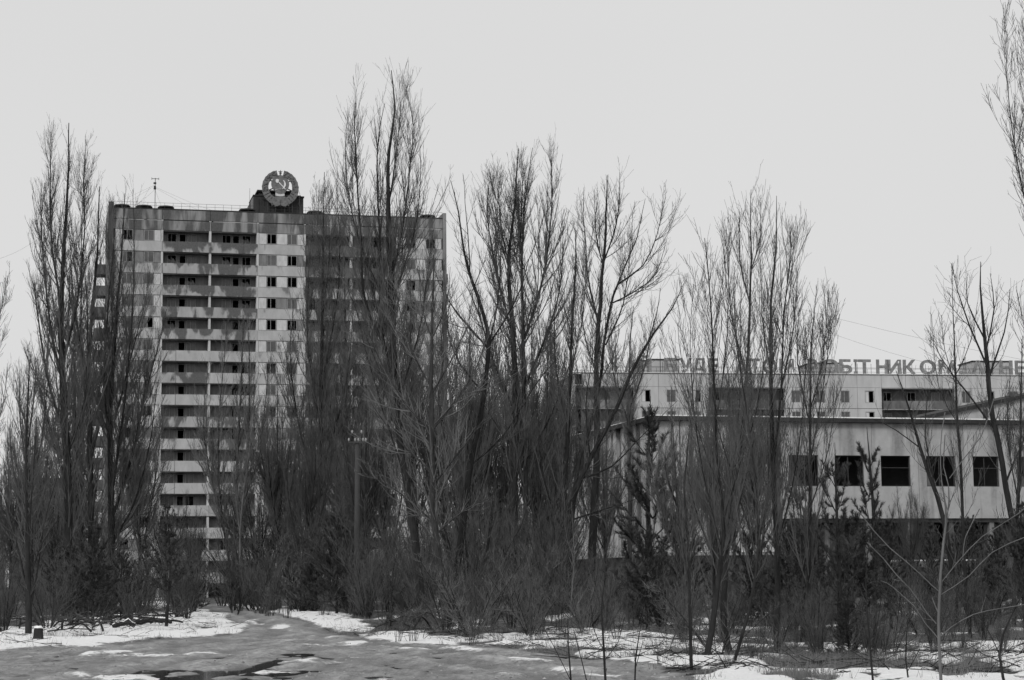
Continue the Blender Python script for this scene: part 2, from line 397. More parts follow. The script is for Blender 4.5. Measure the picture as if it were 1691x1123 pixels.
for b in range(7):
    P('roof_band_panel', bme, (b*bw_, 0, zt-.02)); P('roof_band_panel', bme2, (b*bw_, 0, zt-1.41))
    MB().box(b*bw_+.4, (b+1)*bw_-.2, .05, .1, zt-1.40, zt-1.31).obj('flashing', m_steel if b % 2 else m_pillar, TW)
sp_me = [MB().box(.02, bw_-.02, -.02, .14, -1.30, 0).mesh('spandrel_panel', m) for m in (m_panel, m_panel, m_panel)]
WC = [1.0, 1.3, 1.35, 1.3]; WC.append(bw_-sum(WC)-.32)
inf_me = {}
def infill(wd, m):
    k = (round(wd, 2), m.name)
    if k not in inf_me: inf_me[k] = MB().box(.02, wd-.02, .06, .14, .02, 1.40).mesh('infill_panel', m)
    return inf_me[k]
fr13 = ring(1.26, 1.38).mesh('window', m_frame); pn13 = MB().box(.07, 1.19, .03, .045, .07, 1.31).mesh('pane', m_pane)
half13 = MB().box(.07, .56, .03, .045, .07, 1.31).mesh('pane', m_pane)
fr11 = ring(1.12, 1.25, .06).mesh('window', m_frame); pn11 = MB().box(.06, 1.06, .03, .045, .06, 1.19).mesh('pane', m_pane)
part11 = MB().prism([(.06,.06),(1.06,.06),(1.06,.3),(.7,.9),(.5,.55),(.06,.8)], .03, .045).mesh('pane', m_pane)
# loggia back wall with two window openings and a door, 1.3 m behind the front
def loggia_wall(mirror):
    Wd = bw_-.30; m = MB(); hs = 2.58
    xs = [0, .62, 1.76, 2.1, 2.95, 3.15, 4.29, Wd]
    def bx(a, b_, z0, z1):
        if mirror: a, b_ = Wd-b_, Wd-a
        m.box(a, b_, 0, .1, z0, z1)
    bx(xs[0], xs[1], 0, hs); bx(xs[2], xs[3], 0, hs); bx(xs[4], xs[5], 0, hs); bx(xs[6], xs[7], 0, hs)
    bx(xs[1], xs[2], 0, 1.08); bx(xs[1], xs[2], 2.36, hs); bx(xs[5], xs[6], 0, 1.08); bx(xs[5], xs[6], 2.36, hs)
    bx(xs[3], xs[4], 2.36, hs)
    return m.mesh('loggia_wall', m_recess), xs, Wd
lw = {False: loggia_wall(False), True: loggia_wall(True)}
door_me = MB().box(0, .05, 0, .06, 0, 2.3).box(.78, .83, 0, .06, 0, 2.3).box(.05, .78, 0, .06, 2.25, 2.3).box(.05, .4, .01, .05, .0, .9).mesh('balcony_door', m_frame)
bal_a = [MB().box(.02, 1.86, -.04, .1, -1.30, 0).mesh('balcony_panel', m) for m in (m_panel2, m_panel)]
bal_b = [MB().box(0, bw_-1.92, -.13, .04, -1.32, .02).mesh('balcony_panel', m) for m in (m_panel2, m_panel)]
DARKW = {(0,3):(1,0),(1,3):(0,1),(2,3):(1,1),(3,3):(1,0),(4,3):(1,1),(5,3):(0,0),(0,0):(1,0),(4,0):(0,1),(10,0):(0,1),(0,6):(1,1),(1,6):(0,0),(2,6):(1,0)}
rr = random.Random(5)
for r in range(ROWS):
    z1 = zt-2.66-ST*r; z0 = z1-1.42
    for b in range(7):
        x0 = b*bw_
        if b not in BAL:
            if r < ROWS: P('spandrel_panel', sp_me[0], (x0, 0, z0-.03))
            x = x0+.16; dk = DARKW.get((r, b), (rr.random() < .25, rr.random() < .3)); wi = 0
            seq = WC
            for ci, wd in enumerate(seq):
                if ci in (1, 3):
                    f = P('window', fr13, (x+.02, .05, z0+.02))
                    if not dk[wi]: P('pane', pn13, (0, 0, 0), f)
                    elif rr.random() < .45: P('pane', half13, (0, 0, 0), f)
                    wi += 1
                elif ci == 2 and b == 0:
                    P('infill_panel', infill(wd, m_infill2), (x, 0, z0))
                else:
                    P('infill_panel', infill(wd, m_infill if rr.random() < .86 else m_infill2), (x, 0, z0))
                x += wd
        else:
            mir = b in (2, 5); me, xs, Wd = lw[mir]; fz = z0-1.10
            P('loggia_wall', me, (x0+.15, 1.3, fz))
            def X(a, wd): return x0+.15+((Wd-a-wd) if mir else a)
            for a in (xs[1], xs[5]):
                f = P('window', fr11, (X(a+.01, 1.12), 1.32, fz+1.1))
                q = rr.random()
                if q < (.45 if r < 3 else .82): P('pane', pn11, (0, 0, 0), f)
                elif q < .9: P('pane', part11, (0, 0, 0), f)
            P('balcony_door', door_me, (X(xs[3]+.01, .83), 1.31, fz))
            st = 0 if (r < 5 and b in (1, 2)) or (r < 9 and b in (4, 5)) else (0 if rr.random() < .3 else 1)
            if mir:
                P('balcony_panel', bal_b[st], (x0, 0, z0-.03)); P('balcony_panel', bal_a[st], (x0+bw_-1.88, 0, z0-.03))
            else:
                P('balcony_panel', bal_a[st], (x0, 0, z0-.03)); P('balcony_panel', bal_b[st], (x0+1.92, 0, z0-.03))
# old panels have shifted and sagged a little
for o in list(TW.children):
    if o.name.startswith(('balcony_panel', 'spandrel_panel', 'infill_panel')):
        o.location.y += rr.uniform(-.012, .012); o.rotation_euler = (rr.uniform(-.006, .006), rr.uniform(-.0022, .0022), rr.uniform(-.003, .003))
# balconies on the end walls
sb = MB().box(-1.45, 0, 0, 3.0, -.16, 0).box(-1.45, -1.38, 0, 3, 0, 1.15).box(-1.38, 0, 0, .07, 0, 1.15).box(-1.38, 0, 2.93, 3, 0, 1.15).box(-1.45, -1.37, .0, .08, 1.15, 2.64)
sb.box(-.75, -.7, .01, .07, 1.15, 2.64)
sbm = sb.mesh('side_balcony', m_loggia)
for r in range(15):
    P('side_balcony', sbm, (-.62, 7.6, zt-7.2-ST*r))
    o = P('side_balcony', sbm, (fc.W+.42+.85, 3.0, zt-8.0-ST*r)); 
# roof furniture
rl = MB()
for k in range(41): rl.box(k*fc.W/40-.015, k*fc.W/40+.015, .35, .38, .1, .85)
rl.box(0, fc.W, .355, .375, .45, .48).box(0, fc.W, .355, .375, .82, .85)
rl.obj('roof_railing', m_steel, TW, (0, 0, zt+.1))
vm = MB(); 
vm.tube([(0,0,0),(0,0,.34)], [.55,.55], 14).tube([(0,0,.34),(0,0,.42),(0,0,.56),(0,0,.66)], [1.05,1.08,.95,.5], 18)
vme = vm.mesh('roof_vent', m_tar)
for px_ in (201.5, 238, 274, 408, 520, 706):
    x, _ = fc.loc(px_, 345, 1.6); P('roof_vent', vme, (x, 1.6, zt+.12))
xm, _ = fc.loc(419, 340, 1.8); xm2, _ = fc.loc(501, 340, 1.8)
mh = fc.loc(460, 325, 1.8)[1]-zt-.14
mr_ = MB().box(xm, xm2, 1.8, 7, 0, mh).obj('machine_room', m_rust, TW, (0, 0, zt+.14))
MB().box(xm-.1, xm2+.1, 1.7, 7.1, mh, mh+.16).obj('roof', m_tar, mr_)
nst = 9
for k in range(nst):
    a = xm+(xm2-xm)*k/nst; MB().box(a+.05, a+(xm2-xm)/nst-.05, 1.74-.02*(k % 2), 1.8, .1, mh-.35-.05*(k % 3)).obj('sheet_panel', m_rust, mr_)
MB().prism([(xm-.95, 0), (xm-.02, 0), (xm-.02, mh+.05), (xm-.95, .55)], 2.0, 6.5).obj('side_wedge', m_side, mr_)  # added wedge, paler tone: stands in for the machine room's lighter left face
MB().box(xm+.8, xm2-.9, 2.6, 5, mh+.16, mh+.75).obj('vent_housing', m_tar, mr_)
MB().box(xm+.5, xm2-.6, 2.3, 5.3, mh+.75, mh+.95).obj('vent_roof', m_tar, mr_)

# antenna and lightning rod on the roof
x, z = fc.loc(256.5, 294, 3.0)
base = fc.a[:2]+fc.u*x+fc.n*3.0; ah = z-zt-.14
AN = thing('rooftop_antenna', 'thin guyed antenna mast standing on the left part of the tower roof', 'antenna', (base[0], base[1], zt+.14), fc.rot)
m = MB().tube([(0,0,0),(0,0,ah)], .045, 6); m.obj('mast', m_steel, AN)
m = MB().tube([(-.45,0,ah-.1),(.45,0,ah-.1)], .04, 5).tube([(-.45,0,ah-.25),(-.45,0,ah+.05)], .03, 4).tube([(.45,0,ah-.25),(.45,0,ah+.05)], .03, 4); m.obj('crossbar', m_steel, AN)
for zz, s in ((ah-.7, .22), (ah-1.15, .16), (ah-1.4, .2)):
    MB().box(-s, s*.6, -.12, .12, zz-.09, zz+.12).obj('aerial', m_steel, AN)
for dx, dy, zz in ((-6.5, 2, ah-1), (-3.5, -1.5, ah-1.5), (7.5, 1, ah-1.3), (10.5, 2, ah-1.2), (2, 5, ah-1.6), (-9, 3, ah-.9)):
    MB().tube([(0,0,zz),(dx*.5,dy*.5,zz*.5-.25),(dx,dy,-.02)], .011, 3).obj('guy_wire', m_wire, AN)
x, z = fc.loc(412.5, 311, 2.6); base = fc.a[:2]+fc.u*x+fc.n*2.6
tag(MB().tube([(0,0,0),(0,0,z-zt-.1)], [.03,.02], 5).obj('lightning_rod', m_steel, None, (base[0], base[1], zt+.12)),
    'short thin lightning rod left of the machine room on the tower roof', 'rod')

# ---- emblem: wreath, globe disc, star, hammer and sickle, ribbons
ex, ez = fc.loc(463.0, 310.5, .9); base = fc.a[:2]+fc.u*ex+fc.n*.9
EM = thing('state_emblem', 'large round grey coat of arms with hammer and sickle standing on the tower roof', 'emblem',
           (base[0], base[1], zt+.14), fc.rot)
k_ = 245/3200.0     # metres per photo pixel
ec = ez-zt-.14      # centre height
def epts(p): return [(x*k_, ec+z*k_) for x, z in p]
wr = MB(); n = 64; a0, a1 = math.radians(102), math.radians(438)
def rad_out(a):
    return 31.2*(1+.012*math.sin(a*23))
for i in range(n):
    t0 = a0+(a1-a0)*i/n; t1 = a0+(a1-a0)*(i+1)/n
    mid = (t0+t1)/2; lowf = max(0, -math.sin(mid))
    ri = 18.8+1.5*math.cos(mid)**2 + (.5 if lowf > .5 else 0)
    o0, o1 = rad_out(t0), rad_out(t1)
    wr.prism(epts([(ri*math.cos(t0), ri*math.sin(t0)+1.5), (o0*math.cos(t0), o0*math.sin(t0)), (o1*math.cos(t1), o1*math.sin(t1)), (ri*math.cos(t1), ri*math.sin(t1)+1.5)]), 0, .14)
wreath = wr.obj('wreath', m_embl, EM)
wh = MB(); rr2 = random.Random(3)
for i in range(130):
    a = math.radians(102)+math.radians(150)*rr2.random(); side = rr2.choice((0, 1))
    if side: a = math.pi-a
    rad = rr2.uniform(20.5, 30.0); tx, tz = -math.sin(a), math.cos(a)
    if side: tx, tz = -tx, -tz
    ang = math.atan2(-tz, -tx)+rr2.choice((-.45, .45)); l, w2 = 1.7, .75
    cx, cz = rad*math.cos(a), rad*math.sin(a); c_, s_ = math.cos(ang), math.sin(ang)
    q = [(cx+u*c_-v*s_, cz+u*s_+v*c_) for u, v in ((-l,0),(0,-w2),(l,0),(0,w2))]
    wh.prism(epts(q), -.09-.05*rr2.random(), -.002)
tag(wh.obj('wheat_grain', m_embl, wreath), kind='stuff')
for sgn in (-1, 1):          # ribbon turns down each side and scrolls at the foot
    for i, a in enumerate((-18, -30, -42, -54)):
        A = math.radians(a); B_ = math.radians(a-9)
        q = [(sgn*19.5*math.cos(A), 19.5*math.sin(A)), (sgn*31.6*math.cos(A+.04), 31.6*math.sin(A+.04)), (sgn*31.6*math.cos(B_), 31.6*math.sin(B_)), (sgn*20*math.cos(B_+.05), 20*math.sin(B_+.05))]
        if sgn < 0: q = q[::-1]
        MB().prism(epts([(x, z) for x, z in q][::-1]), -.12, -.01).obj('ribbon_fold', m_embl, EM)
    q = [(sgn*6.2+7.2*math.cos(t*math.pi/8), -25+6.8*math.sin(t*math.pi/8)) for t in range(16)]
    MB().prism(epts(q), -.16, .12).obj('ribbon_scroll', m_embl, EM)
    MB().prism(epts([(sgn*4, -30), (sgn*10.5, -30.5), (sgn*9, -33)][::(1 if sgn > 0 else -1)]), -.1, .1).obj('ribbon_tail', m_embl, EM)
    MB().prism(epts([(sgn*10, -27), (sgn*16, -27.5), (sgn*14.5, -29.5), (sgn*15.5, -31), (sgn*11.5, -30)][::(1 if sgn > 0 else -1)]), -.05, .1).obj('ribbon_tail', m_embl, EM)
disc = MB().prism(epts([(15.3*math.cos(t*math.pi/24)-.2, 7+15.3*math.sin(t*math.pi/24)) for t in range(48)]), -.03, .1).obj('globe_disc', m_embl, EM)
# rim segments joining disc and wreath
for a in (205, 262, 335, 25, 155):
    A = math.radians(a); c_, s_ = math.cos(A), math.sin(A)
    MB().prism(epts([(13*c_-1*s_, 5+13*s_+1*c_), (13*c_+1*s_, 5+13*s_-1*c_), (24*c_+1*s_, 5+24*s_-1*c_), (24*c_-1*s_, 5+24*s_+1*c_)]), .1, .14).obj('bracket', m_steel, EM)
star = [((3.9 if i % 2 == 0 else 1.55)*math.sin(i*math.pi/5), 27.6+(3.9 if i % 2 == 0 else 1.55)*math.cos(i*math.pi/5)) for i in range(10)]
sm_ = MB(); b0 = 0
pts = epts(star); ce = (0, ec+28.2*k_)
for i in range(10):
    sm_.prism([ce, pts[i], pts[(i+1) % 10]][::-1], -.08, .06)
sm_.obj('star', m_embl, EM)
MB().box(-.1, .1, 0, .1, ec+19*k_, ec+26*k_).obj('star_post', m_embl, EM)
MB().prism(epts([(-8,13.5),(-6.5,15),(-2.5,14.2),(-3.2,10.6),(-5,8.2),(-8,9.8)][::-1]), -.12, -.03).obj('hammer_head', m_embl2, EM)
MB().prism(epts([(-4.2,9.8),(-3.2,10.8),(4.5,3.2),(9,-2),(7.8,-2.6),(3.6,2.4)][::-1]), -.11, -.03).obj('hammer_handle', m_embl2, EM)
sk = MB()
arc_o = [(0.8+8.3*math.cos(math.radians(t)), 6.3+8.5*math.sin(math.radians(t))) for t in range(62, -81, -11)]
arc_i = [(0.2+(8.3-2.2*math.sin(math.radians((62-t)*180/142)))*math.cos(math.radians(t)), 6.3+(8.5-2.0*math.sin(math.radians((62-t)*180/142)))*math.sin(math.radians(t))) for t in range(62, -81, -11)]
for i in range(len(arc_o)-1):
    sk.prism(epts([arc_o[i], arc_o[i+1], arc_i[i+1], arc_i[i]][::-1]), -.12, -.03)
sk.prism(epts([(1.5,-2.6),(.5,-1.4),(-5.6,-2.2),(-8.6,-3.6),(-8.2,-4.8),(-4,-3.6)]), -.12, -.03)
sk.obj('sickle', m_embl2, EM)
q = [(-.2+9*math.cos(t*math.pi/10), -6+4.2*math.sin(t*math.pi/10)) for t in range(20)]
MB().prism(epts(q), -.14, .08).obj('rising_sun', m_embl, EM)
for i in range(7):
    x = -8.2+2.2*i; MB().prism(epts([(x, -14.5+.3*abs(i-3)), (x+1.7, -14.5+.3*abs(i-2.5)), (x+1.6, -8.5), (x+.1, -8.5)]), -.1, .04).obj('sun_ray', m_embl2, EM)
MB().prism(epts([(-8, -19), (0, -20.5), (8, -19), (9, -15), (5, -14.2), (-5, -14.2), (-9, -15)]), -.06, .1).obj('ribbon_band', m_embl, EM)
for x in (-1.6, -.6, .6, 1.6):
    MB().box(x-.05, x+.05, .15, .25, 0, ec+1.2).obj('support_post', m_steel, EM)
MB().box(-2.6, 2.7, .2, .3, ec-.98, ec-.85).obj('support_rail', m_steel, EM)
MB().tube([(-1.6,.25,ec-.2),(-1.6,3,.05)], .04, 4).tube([(1.6,.25,ec-.2),(1.6,3,.05)], .04, 4).obj('support_strut', m_steel, EM)

# ---- long block with the letters on its roof
f2 = Facade((947, 612), 250, (1790, 624), 261)
BK = thing('long_apartment_block', 'long pale concrete apartment block with square windows and dark loggias behind the palace', 'apartment building',
           (f2.a[0], f2.a[1], 0), f2.rot)
zb = f2.top
xa = f2.loc(1046, 650)[0]; cw = (f2.loc(1456, 650)[0]-xa)/10
def cell_kind(k):
    if k in (-2, -1): return 'L'
    if k < -2: return 'E'
    m = k % 7
    return 'W' if m < 3 and k < 3 else ('L' if 3 <= k < 6 else ('W' if 6 <= k < 10 else ('L' if 10 <= k < 13 else 'W')))
kmax = int((f2.W-xa)/cw)
wpx = 1.25; whh = 1.62
wl = (cw-wpx)/2
pan = MB().box(.02, wl, 0, .2, .03, ST-.03).box(wl+wpx, cw-.02, 0, .2, .03, ST-.03).box(wl, wl+wpx, 0, .2, .03, ST-.42-whh).box(wl, wl+wpx, 0, .2, ST-.42, ST-.03).mesh('wall_panel', m_white)
solid = MB().box(.02, cw-.02, 0, .2, .03, ST-.03).mesh('wall_panel', m_white)
wfr = ring(wpx-.02, whh, .08, .1).mesh('window', m_frame); wpn = MB().box(.08, wpx-.1, .04, .055, .08, whh-.08).mesh('pane', m_pane)
wph = MB().box(.08, wpx*.4, .04, .055, .08, whh-.08).mesh('pane', m_infill)
lpar = MB().box(.01, cw-.01, -.5, -.38, -.1, 1.0).mesh('loggia_panel', m_loggia)
lparp = MB().box(.01, cw-.01, -.5, -.38, -.1, 1.0).mesh('loggia_panel', m_infill2)
lcei = MB().box(.0, cw, -.5, 1.0, ST-.16, ST-.11).mesh('loggia_slab', m_white)
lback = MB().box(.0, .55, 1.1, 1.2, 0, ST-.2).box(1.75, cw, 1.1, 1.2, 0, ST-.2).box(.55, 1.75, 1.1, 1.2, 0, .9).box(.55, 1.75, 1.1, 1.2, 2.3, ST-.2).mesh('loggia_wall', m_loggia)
lw2 = ring(1.18, 1.38, .07, .08).mesh('window', m_frame); lp2 = MB().box(.07, 1.11, .04, .05, .07, 1.3).mesh('pane', m_pane)
z9 = zb-1.75
par = MB().box(.02, cw-.02, 0, .25, 0, 1.68).mesh('parapet_panel', m_white)
for k in range(-3, kmax+1):
    x0 = xa+k*cw
    if x0 < -.1*cw: continue
    link('parapet_panel', par, BK, (x0, 0, z9))
    kd = cell_kind(k)
    for fl in range(10):
        z0 = z9-ST*(fl+1)
        if z0 < -.6: break
        if kd == 'W':
            link('wall_panel', pan, BK, (x0, 0, z0)); f = link('window', wfr, BK, (x0+wl+.01, .06, z0+ST-.42-whh))
            if rr.random() < .6: link('pane', wpn, f)
            else: link('pane', wph, f)
        elif kd == 'L':
            link('loggia_wall', lback, BK, (x0, 0, z0)); link('loggia_panel', lpar if rr.random() < .6 else lparp, BK, (x0, 0, z0))
            link('loggia_slab', lcei, BK, (x0, 0, z0))
            f = link('window', lw2, BK, (x0+.56, 1.1, z0+.91))
            if rr.random() < .6: link('pane', lp2, f)
        else: link('wall_panel', solid, BK, (x0, 0, z0))
for fl in range(11):
    z0 = z9-ST*fl
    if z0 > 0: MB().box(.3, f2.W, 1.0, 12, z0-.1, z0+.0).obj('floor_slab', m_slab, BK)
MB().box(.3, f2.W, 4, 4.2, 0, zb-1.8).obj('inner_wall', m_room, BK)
MB().box(0, .25, .26, 12, 0, zb-.3).obj('end_wall', m_white, BK)
MB().box(f2.W-.2, f2.W, .26, 12, 0, zb-.3).obj('end_wall', m_white, BK)
MB().box(0, f2.W, 11.8, 12.1, 0, zb-.4).obj('rear_wall', m_white, BK)
MB().box(-.08, f2.W+.08, .27, 11.7, zb-.35, zb-.12).obj('roof', m_tar, BK)
MB().box(-.08, f2.W+.08, -.08, .3, zb-.06, zb+.02).obj('coping', m_steel, BK)
MB().box(0, f2.W, .1, .5, zb+.022, zb+.1).obj('roof_snow', m_snow, BK)
rl = MB(); nn = int(f2.W/1.6)
for k in range(nn+1): rl.box(k*1.6-.015, k*1.6+.015, .7, .73, 0, .95)
rl.box(0, f2.W, .705, .725, .5, .53).box(0, f2.W, .705, .725, .92, .95); rl.obj('roof_railing', m_steel, BK, (0, 0, zb-.12))
for pa, pb, ptop, dp in ((1072, 1122, 594, 4), (1338, 1385, 600, 4), (1606, 1668, 597, 4), (1058, 1068, 596, 5)):
    x1, z1 = f2.loc(pa, ptop, dp); x2, _ = f2.loc(pb, ptop, dp)
    o = MB().box(x1, x2, dp, dp+5, zb-.12, z1).obj('roof_housing', m_white, BK)
    MB().box(x1-.15, x2+.15, dp-.15, dp+5.1, z1, z1+.12).obj('roof', m_tar, o)
x1, z1 = f2.loc(1090, 582, 3); MB().tube([(x1, 3, zb), (x1, 3, z1)], .05, 5).obj('roof_pipe', m_steel, BK)
x1, z1 = f2.loc(1118, 588, 4.5); MB().tube([(x1, 4.5, zb), (x1, 4.5, z1)], .3, 8).obj('chimney', m_infill, BK)
# sign letters
SG = thing('rooftop_slogan', 'slogan of large dark Cyrillic letters ХАЙ БУДЕ АТОМ РОБІТНИКОМ standing along the roof edge of the long block', 'sign',
           (f2.a[0], f2.a[1], zb+.02), f2.rot)
LET = [('Х',1004,1023),('А',1031,1050),('Й',1055,1076),('Б',1097,1118),('У',1122,1143),('Д',1144,1166),('Е',1170,1186),
       ('А',1214,1236),('Т',1238,1255),('О',1259,1283),('М',1287,1311),('Р',1334,1350),('О',1356,1385),('Б',1386,1407),('І',1410,1416),
       ('Т',1417,1438),('Н',1447,1467),('И',1465,1488),('К',1491,1512),('О',1519,1545),('М',1550,1578),(',',1584,1590),('А',1604,1626),('Н',1650,1672),('Е',1676,1692),
       ('С',1722,1742)]
dg = bpy.context.evaluated_depsgraph_get()
for ch, a, b_ in LET:
    cu = bpy.data.curves.new('letter', 'FONT'); cu.body = ch; cu.extrude = .09; cu.offset = .03; cu.resolution_u = 4
    to = bpy.data.objects.new('letter', cu); C.objects.link(to); bpy.context.view_layer.update()
    me = bpy.data.meshes.new_from_object(to.evaluated_get(bpy.context.evaluated_depsgraph_get()))
    C.objects.unlink(to); bpy.data.objects.remove(to); bpy.data.curves.remove(cu)
    n_ = len(me.vertices); co = np.zeros(n_*3, np.float32); me.vertices.foreach_get('co', co); co = co.reshape(-1, 3)
    x1 = f2.loc(a, 605, .45)[0]; x2 = f2.loc(b_, 605, .45)[0]
    h = 1.95 if ch != ',' else .5
    mn = co.min(0); mxx = co.max(0); s = (mxx-mn)
    nc = np.stack([(co[:, 0]-mn[0])/s[0]*(x2-x1)+x1, .45-co[:, 2], (co[:, 1]-mn[1])/s[1]*h], -1)
    if ch == 'Й': nc[:, 2] *= 1.2
    me.vertices.foreach_set('co', nc.astype(np.float32).ravel()); me.materials.clear(); me.materials.append(m_letter); me.update(); me.name = 'letter'
    link('letter', me, SG, (0, 0, .1 if ch != ',' else .05))
fr = MB(); x1 = f2.loc(1000, 605, .6)[0]; x2 = f2.W
fr.box(x1, x2, .6, .64, .1, .15).box(x1, x2, .6, .64, .9, .94)
k = x1
while k < x2: fr.box(k, k+.04, .6, .64, -.2, 1.5); k += 1.9
fr.obj('sign_frame', m_steel, SG)

# ---- palace of culture in front of the long block
f3 = Facade((1082, 678), 147, (1760, 697), 156.2)
PL = thing('culture_palace', 'low abandoned palace with ribbed white walls and a row of empty black windows', 'public building',
           (f3.a[0], f3.a[1], 0), f3.rot)
zp = f3.loc(1291, 690)[1]; DP = 38
xs0 = f3.loc(1290, 760)[0]
MB().box(-.5, f3.W, -.45, DP+.5, zp-.32, zp).obj('roof', m_tar, PL)
MB().box(-.5, f3.W, -.45, -.1, zp+.003, zp+.09).obj('roof_snow', m_snow, PL)
MB().box(-.5, .2, -.1, DP+.5, zp+.003, zp+.05).obj('roof_snow', m_snow, PL)
zf = 3.65
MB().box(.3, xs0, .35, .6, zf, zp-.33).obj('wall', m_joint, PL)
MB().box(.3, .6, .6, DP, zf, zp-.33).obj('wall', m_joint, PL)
MB().box(.55, f3.W-.1, DP-.3, DP, 0, zp-.33).obj('rear_wall', m_side, PL)
MB().box(-.1, xs0, -.2, .6, zf-.25, zf).obj('ledge', m_white2, PL)
MB().box(-.1, xs0, -.2, .1, zf+.002, zf+.07).obj('ledge_snow', m_snow, PL)
MB().box(-.2, .6, .6, DP, zf-.25, zf).obj('ledge', m_white2, PL)
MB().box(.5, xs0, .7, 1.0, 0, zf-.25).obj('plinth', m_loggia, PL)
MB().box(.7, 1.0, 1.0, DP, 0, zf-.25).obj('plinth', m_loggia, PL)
rp = random.Random(9)
fin = [MB().prism([(0,0),(w_,0),(w_,zp-.33-zf),(0,zp-.33-zf)], 0, .3).mesh('wall_rib', m) for w_, m in ((.78, m_white), (.5, m_white), (.95, m_white2))]
wds = (.78, .5, .95)
x = .32
while x < xs0-1:
    i = rp.choice((0, 0, 1, 2)); link('wall_rib', fin[i], PL, (x, rp.choice((0, 0, .08)), zf)); x += wds[i]+rp.choice((.12, .12, .3))
finy = [MB().box(0, .3, 0, w_, 0, zp-.33-zf).mesh('wall_rib', m) for w_, m in ((.78, m_white), (.5, m_white), (.95, m_white2))]
y = .3
while y < DP-1:
    i = rp.choice((0, 0, 1, 2)); link('wall_rib', finy[i], PL, (rp.choice((0, 0, .08)), y, zf)); y += wds[i]*1.3+rp.choice((.3, .5, .9))
# windowed upper storey
WPX = [(1303,1352),(1380,1427),(1455,1504),(1530,1578),(1607,1650),(1680,1728)]
zw1 = f3.loc(1400, 752)[1]; zw0 = f3.loc(1400, 803)[1]; zu = f3.loc(1500, 856)[1]
edges = [xs0]
for (a, b_), (c_, d_) in zip(WPX[:-1], WPX[1:]): edges.append(f3.loc((b_+c_)/2, 780)[0])
edges.append(f3.W)
for i, (a, b_) in enumerate(WPX):
    xa_, xb_ = f3.loc(a, 780)[0], f3.loc(b_, 780)[0]; e0, e1 = edges[i]+.015, edges[i+1]-.015
    m = MB().box(e0, xa_, 0, .35, zu, zp-.33).box(xb_, e1, 0, .35, zu, zp-.33).box(xa_, xb_, 0, .35, zu, zw0).box(xa_, xb_, 0, .35, zw1, zp-.33)
    m.obj('wall_panel', m_white2, PL)
    w_ = ring(xb_-xa_, zw1-zw0, .06, .1, False); w_o = w_.obj('window', m_steel, PL, (xa_, .12, zw0))
    if i in (2, 4): MB().box(.06, (xb_-xa_)-.06, .03, .08, (zw1-zw0)*.6, (zw1-zw0)*.6+.05).obj('transom', m_steel, w_o)
    if i in (1, 3, 4): MB().box((xb_-xa_)*.45, (xb_-xa_)*.45+.06, .03, .08, .06, zw1-zw0-.06).obj('mullion', m_steel, w_o)
    if i in (0, 3, 5): MB().prism([(.06,.06),(.9,.06),(.7,.7),(.06,1.4)], .04, .055).obj('pane', m_pane, w_o)
MB().box(xs0, f3.W, .36, 9, zu-.3, zu-.003).obj('floor_slab', m_slab, PL)
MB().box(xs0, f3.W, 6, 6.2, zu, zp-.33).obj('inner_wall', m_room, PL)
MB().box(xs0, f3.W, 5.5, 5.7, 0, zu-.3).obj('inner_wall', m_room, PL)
cm = MB().box(-.2, .2, .4, .8, 0, zu-.31).mesh('column', m_side)
x = xs0+.3
while x < f3.W: link('column', cm, PL, (x, 0, 0)); x += 3.55
for k in range(8):
    a = xs0+1+k*3.55; MB().box(a, a+2.8, 3.0, 3.05, .2, zu-.4).obj('glazing', m_pane if k % 2 else m_room, PL)
# sloping stage roof behind the parapet
xA, zA = f3.loc(1525, 690, 12); xB, zB = f3.loc(1800, 628, 12)
SRF = MB().prism([(xA, zp-.2), (xB, zp-.2), (xB, zB-.3), (xA, zA-.02)], 12, 26).obj('stage_block', m_white, PL)
MB().prism([(xA-.6, zA-.25), (xB, zB-.35), (xB, zB), (xA-.6, zA+.05)], 11.7, 26.3).obj('sloping_roof', m_tar, SRF)
x1, z1 = f3.loc(1627, 676, 11); MB().tube([(x1, 11, zp), (x1, 11, z1)], .22, 8).obj('roof_pipe', m_steel, PL)
# terrace steps with snow on them
SP = at(1590, 953, 122)
ST_ = thing('terrace_steps', 'snow edged concrete terrace steps in front of the dark ground floor of the palace', 'steps', (SP[0], SP[1], 0), f3.rot)
for a, b_, pyy, Yd in ((1528, 1652, 925, 127), (1568, 1624, 953, 121)):
    A = at(a, pyy, Yd); B_ = at(b_, pyy, Yd); l = B_[0]-A[0]
    MB().box(A[0]-SP[0], B_[0]-SP[0], Yd-SP[1], Yd-SP[1]+2.5, A[2]-.5, A[2]-.06).obj('step', m_side, ST_)
    MB().box(A[0]-SP[0]-.02, B_[0]-SP[0]+.02, Yd-SP[1]-.02, Yd-SP[1]+2.4, A[2]-.058, A[2]+.03).obj('step_snow', m_snow, ST_)
MB().box(-2.6, 3.0, .8, 5.5, 0, 1.9).obj('step_base', m_loggia, ST_)

# ---- low building far behind the trees on the left
A = at(30, 790, 330); B_ = at(118, 790, 330)
LB = thing('low_far_building', 'low grey building with a dark flat roof far behind the trees at the left', 'building', (A[0], A[1], 0), 0)
wl_ = B_[0]-A[0]
MB().box(0, wl_, 0, 8, 0, A[2]-.9).obj('wall', m_side, LB)
MB().box(-.4, wl_+.4, -.4, 8.4, A[2]-.9, A[2]).obj('roof', m_tar, LB)
for k in range(4): MB().box(1+k*2.1, 2.3+k*2.1, -.06, -.01, A[2]-3, A[2]-1.5).obj('window', m_pane, LB)

